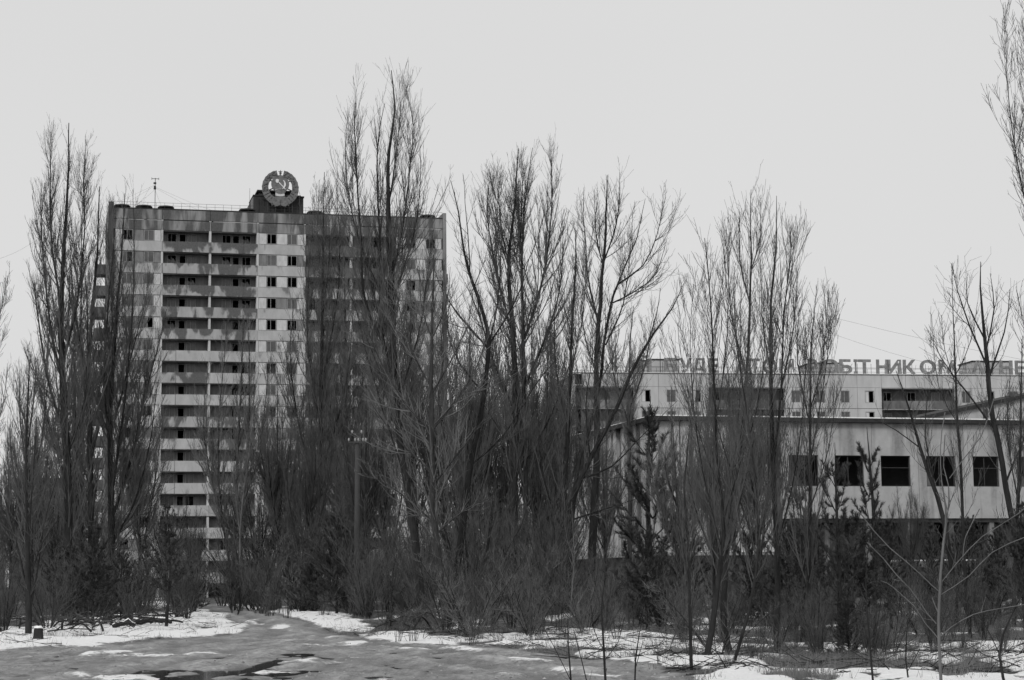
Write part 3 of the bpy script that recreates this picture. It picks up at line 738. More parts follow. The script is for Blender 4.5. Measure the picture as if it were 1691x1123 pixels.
# ------------------------------------------------------------------ trees
def unit(v): return v/np.maximum(np.linalg.norm(v, axis=-1, keepdims=True), 1e-9)
def grow(S, D, Ln, K, up, wig, g):
    """polylines from start points S, directions D, lengths Ln: (N,K+1,3)"""
    N = len(S); P_ = np.zeros((N, K+1, 3)); P_[:, 0] = S; d = unit(D)
    for k in range(K):
        d = unit(d + np.array([0, 0, 1.0])*up/K + g.normal(0, wig, (N, 3)))
        P_[:, k+1] = P_[:, k] + d*(Ln/K)[:, None]
    return P_
def tubes(P_, Rd, n, base):
    """P_ (N,K+1,3), Rd (N,K+1) -> vertices, quads"""
    N, K1, _ = P_.shape
    T = np.zeros_like(P_); T[:, 1:-1] = P_[:, 2:]-P_[:, :-2]; T[:, 0] = P_[:, 1]-P_[:, 0]; T[:, -1] = P_[:, -1]-P_[:, -2]; T = unit(T)
    mt = unit(T.mean(1)); ref = np.where(np.abs(mt[:, 2:3]) < .8, np.array([[0, 0, 1.0]]), np.array([[1.0, 0, 0]]))
    U = unit(np.cross(T, ref[:, None, :])); Vv = np.cross(T, U)
    a = np.arange(n)*2*np.pi/n
    X = P_[:, :, None, :] + (U[:, :, None, :]*np.cos(a)[None, None, :, None] + Vv[:, :, None, :]*np.sin(a)[None, None, :, None])*Rd[:, :, None, None]
    idx = np.arange(N*K1*n).reshape(N, K1, n)+base
    A = idx[:, :-1]; B_ = idx[:, 1:]
    Q_ = np.stack([A, np.roll(A, -1, 2), np.roll(B_, -1, 2), B_], -1).reshape(-1, 4)
    return X.reshape(-1, 3), Q_
def kids(P_, Rd, per_m, lo, hi, g, ang, angsd, azflat=1.0, maxn=None):
    """start points on the parents: returns S, D, parent radius there, u"""
    seg = np.linalg.norm(P_[:, 1:]-P_[:, :-1], axis=-1); Ln = seg.sum(1)
    nk = g.poisson(np.maximum(Ln*(hi-lo)*per_m, 0)); 
    if maxn and nk.sum() > maxn: nk = g.poisson(nk*maxn/nk.sum())
    pi = np.repeat(np.arange(len(P_)), nk); n = len(pi)
    u = g.uniform(lo, hi, n); K = P_.shape[1]-1
    f = u*K; k = np.minimum(f.astype(int), K-1); fr_ = (f-k)[:, None]
    S = P_[pi, k]*(1-fr_)+P_[pi, k+1]*fr_; T = unit(P_[pi, k+1]-P_[pi, k])
    r = Rd[pi, k]*(1-fr_[:, 0])+Rd[pi, k+1]*fr_[:, 0]
    ref = unit(g.normal(0, 1, (n, 3))); perp = unit(np.cross(T, ref))
    an = np.radians(np.clip(g.normal(ang, angsd, n), 8, 95))[:, None]
    return S, T*np.cos(an)+perp*np.sin(an), r, u, Ln[pi]
def smooth_path(pts, rad, g, wig=.03, step=.6):
    pts = np.asarray(pts, float); n = len(pts)
    P0 = np.vstack([2*pts[0]-pts[1], pts, 2*pts[-1]-pts[-2]]); o = []; ro = []
    for i in range(n-1):
        a, b_, c_, d_ = P0[i], P0[i+1], P0[i+2], P0[i+3]; m = max(2, int(np.linalg.norm(c_-b_)/step))
        for t in np.arange(m)/m:
            o.append(.5*((2*b_)+(-a+c_)*t+(2*a-5*b_+4*c_-d_)*t*t+(-a+3*b_-3*c_+d_)*t**3)); ro.append(rad[i]*(1-t)+rad[i+1]*t)
    o.append(pts[-1]); ro.append(rad[-1]); o = np.array(o)
    nz = g.normal(0, wig, o.shape); nz = (nz+np.roll(nz, 1, 0))/2; nz[0] = 0; o = o+nz*np.linspace(.3, 1, len(o))[:, None]
    return o, np.array(ro)
def tri_count(me): return len(me.polygons)
def build_tree(name, stems, sp, g, mt=(None, None)):
    """stems: list of (points, radii) in metres, first is the trunk. returns trunk mesh, crown mesh"""
    tv, tq, cb = [], [], 0; cv, cq, cc = [], [], 0
    stem_res = []
    for i, (pts, rad) in enumerate(stems):
        p, r = smooth_path(pts, rad, g, sp.get('wig', .03))
        X, q = tubes(p[None], r[None], 8 if i == 0 else 6, cb); tv.append(X); tq.append(q); cb += len(X)
        # resample to a common K for the children
        s = np.linspace(0, len(p)-1, 25); k = np.minimum(s.astype(int), len(p)-2); f = (s-k)[:, None]
        stem_res.append((p[k]*(1-f)+p[k+1]*f, r[k]*(1-f[:, 0])+r[k+1]*f[:, 0]))
    SP_ = np.array([s[0] for s in stem_res]); SR = np.array([s[1] for s in stem_res])
    H = SP_[:, :, 2].max(); zc = sp['base']*H
    # level 2: branches on the stems
    S, D, r, u, pl = kids(SP_, SR, sp['n2'], .02, .985, g, sp['a2'], 9)
    hz = S[:, 2]; keep = (hz > zc) | (g.random(len(S)) < sp.get('low', .05)); S, D, r, u, pl = S[keep], D[keep], r[keep], u[keep], pl[keep]
    L2 = sp['l2']*(.22+1.0*g.random(len(S))**1.6)*(np.clip((1.04-u)*sp.get('tp', 1.7), .16, 1))*np.clip(pl/5, .4, 1)
    L2 = np.minimum(L2, (1-u)*pl*.85+.3)
    P2 = grow(S, D, L2, 5, sp['up2'], sp.get('w2', .07), g)
    r0 = np.minimum(r*.55, sp.get('bk', 1)*(.008+L2*.0085)); taper = np.linspace(1, .35, 6)[None]
    R2 = np.maximum(r0[:, None]*taper, sp['rt'])
    X, q = tubes(P2, R2, 4 if sp.get('thick') else 3, cc); cv.append(X); cq.append(q); cc += len(X)
    # level 3: side shoots on branches and upper stems
    S, D, r, u, pl = kids(P2, R2, sp['n3'], .12, 1, g, sp['a3'], 12, maxn=sp.get('m3', 3000))
    L3 = sp['l3']*g.uniform(.3, 1, len(S))*np.clip(1.25-u*.7, .3, 1)
    P3 = grow(S, D, L3, 2, sp['up3'], .07, g); R3 = np.maximum(np.minimum(r*.7, .007+L3*.006)[:, None]*np.linspace(1, .5, 3)[None], sp['rt'])
    X, q = tubes(P3, R3, 3, cc); cv.append(X); cq.append(q); cc += len(X)
    # level 4: twigs
    S, D, r, u, pl = kids(P3, R3, sp['n4'], .2, 1, g, sp.get('a4', 44), 9, maxn=sp.get('m4', 3800))
    S2, D2, r2, u2, pl2 = kids(P2, R2, sp.get('n4b', 1.2), .3, 1, g, 40, 10, maxn=1000)
    S = np.vstack([S, S2]); D = np.vstack([D, D2])
    L4 = sp['l4']*g.uniform(.35, 1, len(S)); P4 = grow(S, D, L4, 1, sp['up3']*.5, .1, g)
    R4 = np.repeat((np.array([1, .7])*sp['rt'])[None], len(S), 0)
    X, q = tubes(P4, R4, 3, cc); cv.append(X); cq.append(q); cc += len(X)
    trunk = new_mesh('trunk', np.vstack(tv), np.vstack(tq), None, [mt[0] or m_bark], smooth=True)
    crown = new_mesh('crown', np.vstack(cv), np.vstack(cq), None, [mt[1] or m_twig])
    return trunk, crown
POP = dict(base=.14, n2=6.2, a2=31, l2=5.2, up2=1.35, n3=4.2, a3=25, l3=1.5, up3=.8, n4=2.8, a4=32, l4=.42, rt=.0048, wig=.02, w2=.03, m3=6500, m4=8500, tp=1.5)
WIDE = dict(base=.2, n2=4.2, a2=42, l2=3.4, up2=.75, n3=4, a3=34, l3=1.2, up3=.55, n4=2.4, a4=38, l4=.4, rt=.0056, wig=.035, w2=.05, m3=5500, m4=7500, tp=1.5)
NEAR = dict(ws=.66, bk=.45, base=.16, n2=9.5, a2=26, l2=2.4, up2=1.15, n3=6, a3=26, l3=.75, up3=.7, n4=3.0, a4=34, l4=.22, rt=.0028, wig=.018, w2=.03, m3=6500, m4=8000, tp=1.5)
def px_stem(path, Y, base, g, dep=.12):
    """path [(px,py,width px)...] at distance Y -> points relative to base"""
    pts, rad = [], []; n = len(path); a = g.uniform(-1, 1)
    for i, (px, py, wd) in enumerate(path):
        Q0 = at(px, py, Y); l = Q0[2]
        pts.append(Q0-base); rad.append(max(wd*Y/F_PX/2, .006))
    pts = np.array(pts); s = np.concatenate([[0], np.cumsum(np.linalg.norm(np.diff(pts, axis=0), axis=1))])
    pts[:, 1] += a*dep*s
    return pts, rad
TREES = []
def px_tree(name, label, cat, Y, stems, sp, seed, group=None, mt=(None, None)):
    g = np.random.default_rng(seed); b0 = at(stems[0][0][0], 1000, Y); base = np.array([b0[0], Y, 0.0])
    st = []
    ws = sp.get('ws', 1.0)
    for i, path in enumerate(stems):
        pts, rad = px_stem(path, Y, base, g, 0 if i == 0 else .16)
        k0 = (.9 if i == 0 else .62)*ws; rad = [max(q*k0*(1-.28*j/len(rad)), .005) for j, q in enumerate(rad)]
        if i == 0: pts[0] = (0, 0, -.25)
        st.append((pts, rad))
    tr, cr = build_tree(name, st, sp, g, mt)
    o = thing(name, label, cat, tuple(base), 0, group); link('trunk', tr, o); link('crown', cr, o); TREES.append(o); return o
def sp_(d, **k): q = dict(d); q.update(k); return q
G_POP = 'tall bare poplars in front of the tower and the palace'
# left group
px_tree('poplar_tree', 'tallest bare poplar left of the tower, its thick dark trunk clear against the sky', 'tree', 104,
    [[(112,1005,17),(112,800,16),(104,640,14),(101,520,11),(106,400,8),(112,300,5),(114,203,2)],
     [(106,640,9),(84,560,7),(66,440,5),(58,350,3),(62,290,1.5)], [(103,520,7),(88,400,5),(90,300,3.5),(92,225,1.5)], [(104,600,8),(124,500,6),(132,380,4),(128,290,3),(130,222,1.5)],
     [(108,720,9),(86,650,7),(70,560,5),(60,470,3)], [(108,760,8),(140,660,6),(146,540,4),(142,450,2)]], sp_(POP, l2=4.2), 1, G_POP)
px_tree('poplar_tree', 'bare poplar touching the left edge of the tower, in front of its side balconies', 'tree', 112,
    [[(150,1000,13),(150,820,12),(146,660,10),(150,540,8),(160,430,5),(164,308,2)],
     [(148,700,7),(136,580,5),(138,470,4),(140,370,2),(146,305,1.2)], [(150,760,8),(172,640,6),(180,520,4),(172,400,2.5),(172,325,1.2)], [(149,640,5),(128,520,4),(122,420,2)]],
    sp_(POP, l2=4.0), 2, G_POP)
px_tree('poplar_tree', 'bare many stemmed poplar covering the leftmost window column of the tower', 'tree', 108,
    [[(186,1002,15),(184,840,13),(182,700,10),(190,560,7),(200,430,4),(206,318,1.5)],
     [(184,820,9),(206,680,7),(222,540,5),(228,420,3),(228,322,1.5)], [(184,860,9),(214,760,7),(236,650,5),(258,560,3),(268,505,1.5)],
     [(183,760,7),(172,640,5),(176,520,4),(186,400,2.5),(190,335,1.2)], [(184,900,8),(224,830,6),(250,740,4),(266,640,2)], [(183,720,6),(214,600,4),(240,500,2.5),(246,440,1.2)]],
    sp_(POP, l2=4.0, base=.1), 3, G_POP)
px_tree('poplar_tree', 'smaller bare poplar rising at the far left below the tallest one', 'tree', 90,
    [[(52,1015,11),(50,860,9),(44,740,7),(46,660,4),(50,585,1.5)], [(48,800,5),(34,700,4),(32,620,1.5)], [(48,820,6),(66,720,4),(72,620,2)],[(46,740,5),(58,660,3),(64,590,1.2)],[(50,860,5),(22,780,3),(14,700,1.5)]], sp_(POP, l2=3.4, base=.1), 4, G_POP)
px_tree('forked_tree', 'dark forked tree standing in the snow beside the stump', 'tree', 64,
    [[(48,1043,13),(47,960,12),(46,860,8),(44,740,4),(48,640,1.5)], [(48,985,7),(32,920,5),(14,860,4),(-8,800,2)], [(49,1010,6),(62,940,5),(72,870,4),(96,790,2)], [(48,930,6),(52,850,5),(60,760,3),(64,690,1.5)],[(49,960,5),(70,900,4),(104,850,2)]],
    sp_(WIDE, l2=1.8, base=.28, rt=.006), 5)
px_tree('poplar_tree', 'bare slender poplar with several stems before the middle windows of the tower', 'tree', 140,
    [[(384,992,9),(388,880,8),(392,760,6),(398,640,4),(402,520,1.5)], [(386,960,8),(404,860,7),(412,740,5),(414,600,3),(412,520,1.3)], [(384,960,7),(366,840,6),(362,720,4),(372,600,2.5),(378,530,1.2)],
     [(388,900,6),(352,800,4),(338,700,3),(346,600,1.5)], [(388,860,6),(424,760,4),(434,660,3),(438,590,1.3)]], sp_(POP, l2=4, rt=.007), 6, G_POP, (m_bark2, m_twig2))
px_tree('slender_tree', 'pale grey stemmed slender tree right beside the bend of the road', 'tree', 130,
    [[(396,985,5),(398,860,4),(410,760,3),(420,650,1.5)], [(398,900,3),(386,800,2),(380,720,1)]], sp_(POP, l2=1.5, rt=.008, base=.4), 61, None, (m_barkp, m_twig2))
px_tree('poplar_tree', 'bare poplar whose spiky top shows just right of the round emblem', 'tree', 124,
    [[(520,1000,12),(526,840,10),(530,660,8),(533,480,5),(534,380,3),(536,284,1.3)], [(529,700,6),(508,580,4),(506,460,3),(512,360,1.5)], [(530,640,6),(552,520,4),(560,420,3),(554,320,1.3)],
     [(526,820,7),(494,700,5),(482,590,3),(488,500,1.5)], [(528,780,6),(562,680,5),(580,580,3),(584,480,1.5)], [(533,480,3),(524,390,2),(524,310,1)], [(532,520,3),(545,430,2),(546,310,1)]], sp_(POP, l2=4, rt=.0065), 7, G_POP)
px_tree('poplar_tree', 'highest poplar of all, forked into dark leaders above the right half of the tower', 'tree', 78,
    [[(697,1026,17),(690,930,16),(678,841,14),(660,725,13),(650,600,13),(645,480,12),(641,360,10),(643,250,7),(652,180,4),(647,116,1.8)],
     [(652,640,10),(628,540,9),(626,420,8),(620,300,6),(618,220,4),(630,150,1.5)], [(650,600,9),(604,500,7),(596,380,6),(590,280,5),(588,200,3),(590,150,1.3)],
     [(648,520,6),(600,420,5),(576,330,4),(568,260,3),(570,195,1.2)], [(646,470,7),(664,370,6),(676,270,4),(680,200,3),(668,128,1.3)], [(647,500,6),(680,400,5),(694,320,3),(694,240,1.2)],
     [(672,800,6),(640,700,5),(610,600,4),(590,520,2)], [(655,660,6),(690,560,5),(706,460,4),(716,380,1.5)], [(643,330,4),(656,250,3),(662,180,2),(660,130,1)],[(660,720,5),(630,620,4),(606,560,3),(572,470,1.5)]],
    sp_(POP, l2=2.9, rt=.004, base=.3, a2=30), 8, G_POP)
px_tree('spreading_tree', 'grey tree with wide V shaped forks in front of the tower right edge', 'tree', 70,
    [[(742,1032,16),(728,960,14),(716,840,12),(712,700,10),(713,580,8),(716,500,5),(716,420,2)],
     [(711,710,7),(668,665,6),(630,600,4),(596,520,2)], [(712,712,7),(750,665,6),(790,600,5),(812,520,3)], [(712,640,6),(684,590,5),(660,520,3),(652,450,1.5)], [(713,650,6),(742,600,5),(770,540,3),(782,470,1.5)],
     [(714,780,6),(670,740,5),(630,690,4),(600,640,1.5)], [(716,800,6),(762,740,5),(800,690,3),(826,640,1.5)], [(722,880,6),(770,840,5),(812,820,2)], [(720,870,6),(680,830,5),(640,800,4),(592,780,1.5)],[(713,560,4),(735,510,3),(745,440,1.3)],[(713,560,4),(694,500,3),(690,430,1.3)]],
    sp_(WIDE, rt=.0048, l2=2.8), 9, None, (m_bark2, m_twig2))
px_tree('leaning_tree', 'tall leaning tree with a thin whip like leader in the gap right of the tower', 'tree', 84,
    [[(742,1020,15),(760,900,13),(776,767,12),(792,700,11),(799,656,10),(808,568,9),(800,520,8),(782,470,7),(768,420,5),(756,350,3),(744,298,1.3)],
     [(776,450,4),(772,380,3),(764,290,1.2)], [(806,575,6),(760,520,5),(726,470,3),(712,420,1.5)], [(808,568,6),(850,500,5),(876,430,3)], [(800,650,6),(760,600,5),(740,540,3),(748,470,1.3)], [(806,575,5),(822,500,4),(826,430,2.5),(812,380,1.2)],[(780,480,3),(800,430,2),(806,400,1)],
     [(776,770,6),(830,720,5),(880,640,4),(930,580,1.5)]],
    sp_(WIDE, rt=.005, l2=2.2, a2=38, base=.25), 10)
px_tree('poplar_tree', 'big twin trunked poplar in the middle of the photo between tower and palace', 'tree', 98,
    [[(846,1010,17),(848,860,16),(850,700,14),(848,560,11),(840,440,8),(850,340,5),(856,245,1.8)],
     [(866,1008,17),(868,860,16),(866,700,15),(864,560,12),(862,450,9),(866,350,6),(880,244,1.8)],
     [(866,560,8),(894,470,7),(908,380,5),(912,310,3),(908,250,1.3)], [(848,560,7),(822,460,6),(806,370,4),(808,310,1.5)], [(846,460,5),(826,370,4),(826,290,1.5)], [(862,460,5),(860,370,4),(866,262,1.3)],
     [(866,640,7),(900,560,6),(924,480,4),(930,380,2)], [(850,680,7),(816,600,5),(790,520,4),(768,470,1.5)], [(868,760,6),(912,680,5),(940,600,3)], [(848,740,6),(806,680,4),(776,620,2)]],
    sp_(POP, l2=3.8, a2=34, rt=.0048, base=.25), 11, G_POP)
px_tree('poplar_tree', 'narrow pointed poplar right of the big twin trunked one', 'tree', 96,
    [[(926,1010,11),(930,860,10),(938,700,8),(944,560,6),(950,450,4),(950,380,1.3)], [(938,720,5),(920,620,4),(916,520,3),(924,430,1.2)], [(942,620,4),(962,520,3),(968,430,1.2)]], sp_(POP, l2=3, rt=.0048), 12, G_POP)
px_tree('forked_tree', 'tall tree with two dark leaning trunks forking wide above the palace corner', 'tree', 94,
    [[(972,940,18),(980,860,15),(986,740,13),(984,640,11),(988,540,9),(996,440,7),(1002,340,4),(1004,288,1.5)],
     [(938,965,17),(948,820,15),(960,750,13),(984,670,11),(1000,560,10),(1016,480,8),(1036,430,6),(1056,380,4),(1072,312,1.5)],
     [(990,540,7),(972,460,5),(966,380,3),(964,305,1.2)], [(998,430,5),(1018,370,4),(1024,286,1.2)], [(1020,470,6),(1060,440,4),(1084,390,3),(1098,330,1.2)], [(1012,500,5),(1050,480,4),(1084,450,3),(1100,400,1.2)],
     [(1000,570,5),(1030,500,4),(1040,420,2.5),(1046,350,1.2)], [(986,620,5),(966,560,4),(958,500,2)],[(996,440,4),(984,380,3),(988,310,1.2)]],
    sp_(WIDE, rt=.0052, l2=3.2, a2=34, up2=.9, base=.42), 13)
px_tree('leaning_tree', 'leaning bare tree whose long limb sweeps right across the slogan letters', 'tree', 88,
    [[(905,1012,13),(930,880,11),(960,790,10),(1010,690,8),(1046,610,7),(1078,552,5),(1110,510,3),(1130,468,1.3)], [(1070,565,4),(1084,520,3),(1090,478,1.2)], [(960,790,6),(1010,770,5),(1060,720,3),(1120,660,1.5)], [(940,860,5),(1000,840,4),(1060,820,2)],[(930,880,6),(900,800,5),(890,700,3),(884,620,1.5)],[(975,760,5),(968,680,4),(976,600,2.5),(990,540,1.3)],[(1100,520,2),(1116,490,1.5),(1118,460,1)]],
    sp_(WIDE, rt=.005, l2=2.6, base=.25), 14)
px_tree('hazy_tree', 'finely twigged grey tree in front of the first letters of the slogan', 'tree', 150,
    [[(1040,990,9),(1040,800,8),(1038,680,6),(1040,580,3),(1046,505,1.3)], [(1038,700,5),(1014,620,4),(1010,530,1.5)], [(1039,680,5),(1066,600,4),(1076,530,1.5)]], sp_(POP, l2=4, a2=40, rt=.0075), 15, None, (m_bark2, m_twig2))
# right hand group at the roadside, close to the camera
G_R = 'bare young poplars beside the track in front of the palace'
px_tree('poplar_tree', 'leftmost close poplar with a crooked base, spiky top over the palace roof', 'tree', 38,
    [[(1158,1112,19),(1176,1040,17),(1186,960,16),(1196,880,12),(1188,780,9),(1180,680,8),(1176,560,6),(1170,460,4),(1162,392,1.5)],
     [(1190,900,7),(1160,780,6),(1144,660,5),(1140,560,3),(1146,470,1.3)], [(1182,700,6),(1196,600,5),(1198,500,4),(1190,410,1.5)], [(1186,800,6),(1150,700,4),(1128,600,3),(1120,530,1.3)], [(1196,860,6),(1216,740,5),(1222,620,4),(1220,500,1.5)]],
    sp_(NEAR), 20, G_R)
px_tree('poplar_tree', 'close poplar with the highest pointed top of the right hand group', 'tree', 40,
    [[(1210,1098,24),(1196,1040,20),(1196,960,17),(1206,860,15),(1216,780,13),(1230,680,11),(1236,560,9),(1240,470,7),(1240,390,4),(1240,312,1.5)],
     [(1238,500,6),(1222,430,5),(1222,350,1.5)], [(1239,450,5),(1256,390,4),(1256,330,1.3)], [(1232,620,6),(1206,520,5),(1200,430,3),(1204,375,1.3)], [(1218,780,7),(1250,680,5),(1262,580,4),(1262,480,2)],
     [(1216,800,6),(1186,700,5),(1176,600,3)], [(1205,880,6),(1230,800,5),(1246,720,3)]], sp_(NEAR, l2=2.3), 21, G_R)
px_tree('poplar_tree', 'close poplar with two narrow dark leaders right of the highest pointed one', 'tree', 42,
    [[(1280,1085,20),(1284,960,17),(1280,840,14),(1276,720,13),(1272,600,11),(1272,500,8),(1282,410,5),(1280,325,1.5)],
     [(1278,760,10),(1290,640,9),(1292,520,6),(1300,440,4),(1300,390,1.3)], [(1274,620,6),(1256,520,4),(1252,430,1.5)], [(1290,640,6),(1312,540,4),(1318,450,1.5)], [(1284,900,7),(1316,760,5),(1328,640,4),(1330,540,1.5)], [(1280,840,6),(1250,740,5),(1240,640,3)]],
    sp_(NEAR, l2=2.3), 22, G_R)
px_tree('poplar_tree', 'rounded bare poplar at the right end of the close group, over the letters РОБ', 'tree', 46,
    [[(1330,1080,14),(1336,940,13),(1338,800,11),(1336,680,8),(1340,580,5),(1350,470,1.5)], [(1338,760,6),(1360,640,5),(1372,560,3),(1380,500,1.3)], [(1337,700,6),(1316,600,5),(1318,520,1.5)], [(1337,680,5),(1356,600,4),(1366,480,1.3)], [(1338,840,6),(1370,740,4),(1384,640,2)]],
    sp_(NEAR, l2=2.6, rt=.0033), 23, G_R)
px_tree('poplar_tree', 'thin leaning young poplar between the crooked one and the double leader', 'tree', 36,
    [[(1200,1120,10),(1236,1010,9),(1252,900,8),(1246,780,7),(1230,660,5),(1216,560,3),(1212,480,1.3)], [(1250,900,5),(1270,800,4),(1268,700,2)]], sp_(NEAR, l2=1.7), 24, G_R)
px_tree('poplar_tree', 'straight thin dark sapling left of the close poplars, rooted at the bottom of the photo', 'tree', 34,
    [[(1140,1118,10),(1138,1000,9),(1136,900,7),(1130,800,5),(1140,700,2)], [(1137,960,4),(1120,860,3),(1112,780,1.3)]], sp_(NEAR, l2=.9), 25, G_R)
px_tree('birch_tree', 'bare tree with an arching trunk over the last letters of the slogan', 'tree', 60,
    [[(1700,1060,15),(1690,960,14),(1668,840,12),(1640,690,11),(1630,600,10),(1622,520,6),(1620,432,1.5)], [(1632,610,6),(1600,540,5),(1580,480,3),(1566,438,1.3)], [(1634,620,6),(1656,550,4),(1664,480,2)], [(1650,720,6),(1600,650,5),(1556,590,3),(1534,545,1.3)],
     [(1628,580,5),(1644,510,4),(1640,450,1.3)], [(1626,560,5),(1600,500,3),(1598,450,1.3)],[(1660,800,6),(1700,700,5),(1712,600,2)]], sp_(WIDE, l2=1.6, rt=.0042, a2=38, up2=.9, base=.35), 26)
px_tree('birch_tree', 'thin straight tree with a whip top left of the arching one', 'tree', 50,
    [[(1602,1100,11),(1594,960,10),(1588,800,9),(1580,680,8),(1578,600,6),(1574,520,3),(1570,436,1.2)], [(1580,640,4),(1560,580,3),(1552,520,1.3)], [(1578,620,4),(1604,560,3),(1610,500,1.2)], [(1582,700,4),(1550,640,3),(1534,520,1.2)]], sp_(NEAR, l2=1.2, a2=44, rt=.004, base=.3), 27)
px_tree('birch_tree', 'bare crooked tree leaning left over the palace windows', 'tree', 56,
    [[(1580,1070,12),(1572,940,10),(1548,820,9),(1520,740,7),(1500,670,4),(1480,610,1.5)], [(1545,810,5),(1530,720,4),(1540,640,2)], [(1520,740,4),(1480,710,3),(1440,690,1.5)]], sp_(WIDE, l2=1.3, rt=.005, base=.3), 28)
px_tree('poplar_tree', 'dark bare tree cut by the right edge of the photo', 'tree', 58,
    [[(1672,1075,13),(1676,940,12),(1682,800,10),(1686,680,7),(1688,560,2)], [(1680,820,6),(1664,720,5),(1668,620,2)], [(1684,800,6),(1704,700,5),(1706,600,2)]], sp_(NEAR, l2=1.8, rt=.005), 29)
# branches that reach in from trees standing outside the frame
px_tree('overhanging_tree', 'tall tree whose fine branches reach in at the upper right edge', 'tree', 45,
    [[(1790,1140,34),(1784,900,32),(1776,600,28),(1766,300,22),(1760,-50,14)], [(1778,560,12),(1740,470,9),(1700,360,7),(1676,260,6),(1660,150,4),(1655,20,2)], [(1772,480,10),(1730,380,8),(1700,260,6),(1685,120,4),(1680,-20,2)], [(1770,400,9),(1730,280,7),(1705,140,5),(1700,-20,3)],
     [(1780,700,8),(1740,640,6),(1704,560,4),(1684,480,2)], [(1779,640,8),(1742,540,6),(1712,420,3)]], sp_(NEAR, l2=2.3, rt=.0040, base=.3, bk=.8), 30)
px_tree('overhanging_tree', 'tree whose branch tips show at the left edge', 'tree', 60,
    [[(-70,1060,20),(-66,900,18),(-60,750,14),(-50,600,9),(-44,440,4)], [(-62,780,8),(-30,680,6),(-8,590,4),(6,450,1.5)], [(-58,700,7),(-26,600,5),(-4,520,3),(8,460,1.3)], [(-64,860,6),(-30,760,5),(2,680,3),(14,600,1.3)]], sp_(NEAR, l2=1.7, rt=.005), 31)
# pale sapling in the right foreground: its limbs leave in pairs
px_tree('sapling', 'pale smooth barked sapling with long curved limbs in the right foreground', 'sapling', 19,
    [[(1552,1150,15),(1552,1060,14),(1552,1000,13),(1556,900,12),(1562,840,10),(1556,790,6),(1552,740,4),(1558,680,2)],
     [(1552,1058,7),(1530,1030,6),(1508,1000,5),(1475,970,4),(1455,960,2)], [(1552,1052,6),(1572,1036,5),(1610,1015,4),(1660,1004,3),(1720,995,2)], [(1546,1030,8),(1532,1014,7),(1500,970,6),(1478,945,4),(1430,898,2)],
     [(1554,982,5),(1600,950,4),(1640,910,3),(1700,885,2)], [(1556,960,5),(1600,905,4),(1650,870,3),(1705,832,1.5)], [(1556,900,7),(1566,850,6),(1568,800,5),(1560,770,4),(1562,720,1.5)], [(1552,978,4),(1520,950,3),(1470,905,2),(1420,850,1)],
     [(1590,925,3),(1594,890,3),(1596,880,2),(1618,840,1)], [(1568,790,3),(1590,760,2),(1620,720,1.5),(1646,660,1)]],
    dict(ws=.42, base=.2, n2=3, a2=46, l2=.5, up2=.4, n3=3, a3=40, l3=.16, up3=.3, n4=4, l4=.03, rt=.0016, wig=.014, low=.1, n4b=4), 33, None, (m_barkp, m_barkp))
for i, (bx_, pts, lab) in enumerate((
    (1000, [[(1000,1150,7),(998,1080,6),(994,1010,4),(998,960,2)], [(999,1090,3),(1020,1060,2),(1034,1020,1)], [(998,1075,3),(980,1040,2),(976,1000,1)]], 'small dark bare sapling in front of the snow at the bottom centre'),
    (960, [[(945,1150,5),(940,1080,4),(936,1020,2)], [(975,1150,5),(960,1090,4),(948,1040,2)], [(950,1140,4),(922,1080,2.5),(900,1040,1)]], 'low multi stemmed shoot at the edge of the icy road, bottom centre'),
    (1050, [[(1044,1150,5),(1050,1090,4),(1058,1030,2)], [(1048,1110,3),(1062,1060,2)]], 'thin bent shoot right of the small dark sapling at the bottom'),
    (1430, [[(1440,1150,6),(1436,1060,5),(1430,960,3),(1436,880,1.5)], [(1438,1080,3),(1452,1000,2),(1450,930,1)]], 'thin upright sapling between the close poplars and the pale one'),
    (1640, [[(1660,1150,8),(1650,1080,7),(1668,1020,5),(1700,960,3)], [(1652,1085,4),(1630,1040,3),(1600,1000,2),(1560,960,1)]], 'dark crooked sapling low in the right corner'),
    (1510, [[(1500,1150,5),(1496,1090,4),(1500,1020,2)], [(1498,1110,3),(1520,1070,2)]], 'short thin shoot left of the pale sapling'))):
    px_tree('sapling', lab, 'sapling', 24+i*1.3, pts, dict(ws=.75, base=.15, n2=5, a2=34, l2=.5, up2=.4, n3=2, a3=36, l3=.16, up3=.3, n4=1, l4=.08, rt=.0022, wig=.01), 40+i)
px_tree('birch_tree', 'pale stemmed little tree behind the road edge left of the palace plinth', 'tree', 64,
    [[(938,1040,6),(944,980,6),(948,930,5),(946,880,2.5),(944,830,1)], [(948,935,3),(962,910,2.5),(976,880,1)], [(947,920,3),(936,890,2),(932,860,1)]], dict(ws=.4, base=.3, n2=2.4, a2=40, l2=.7, up2=.4, n3=2, a3=36, l3=.3, up3=.3, n4=1, l4=.1, rt=.004, wig=.02), 48, None, (m_barkp, m_twig2))

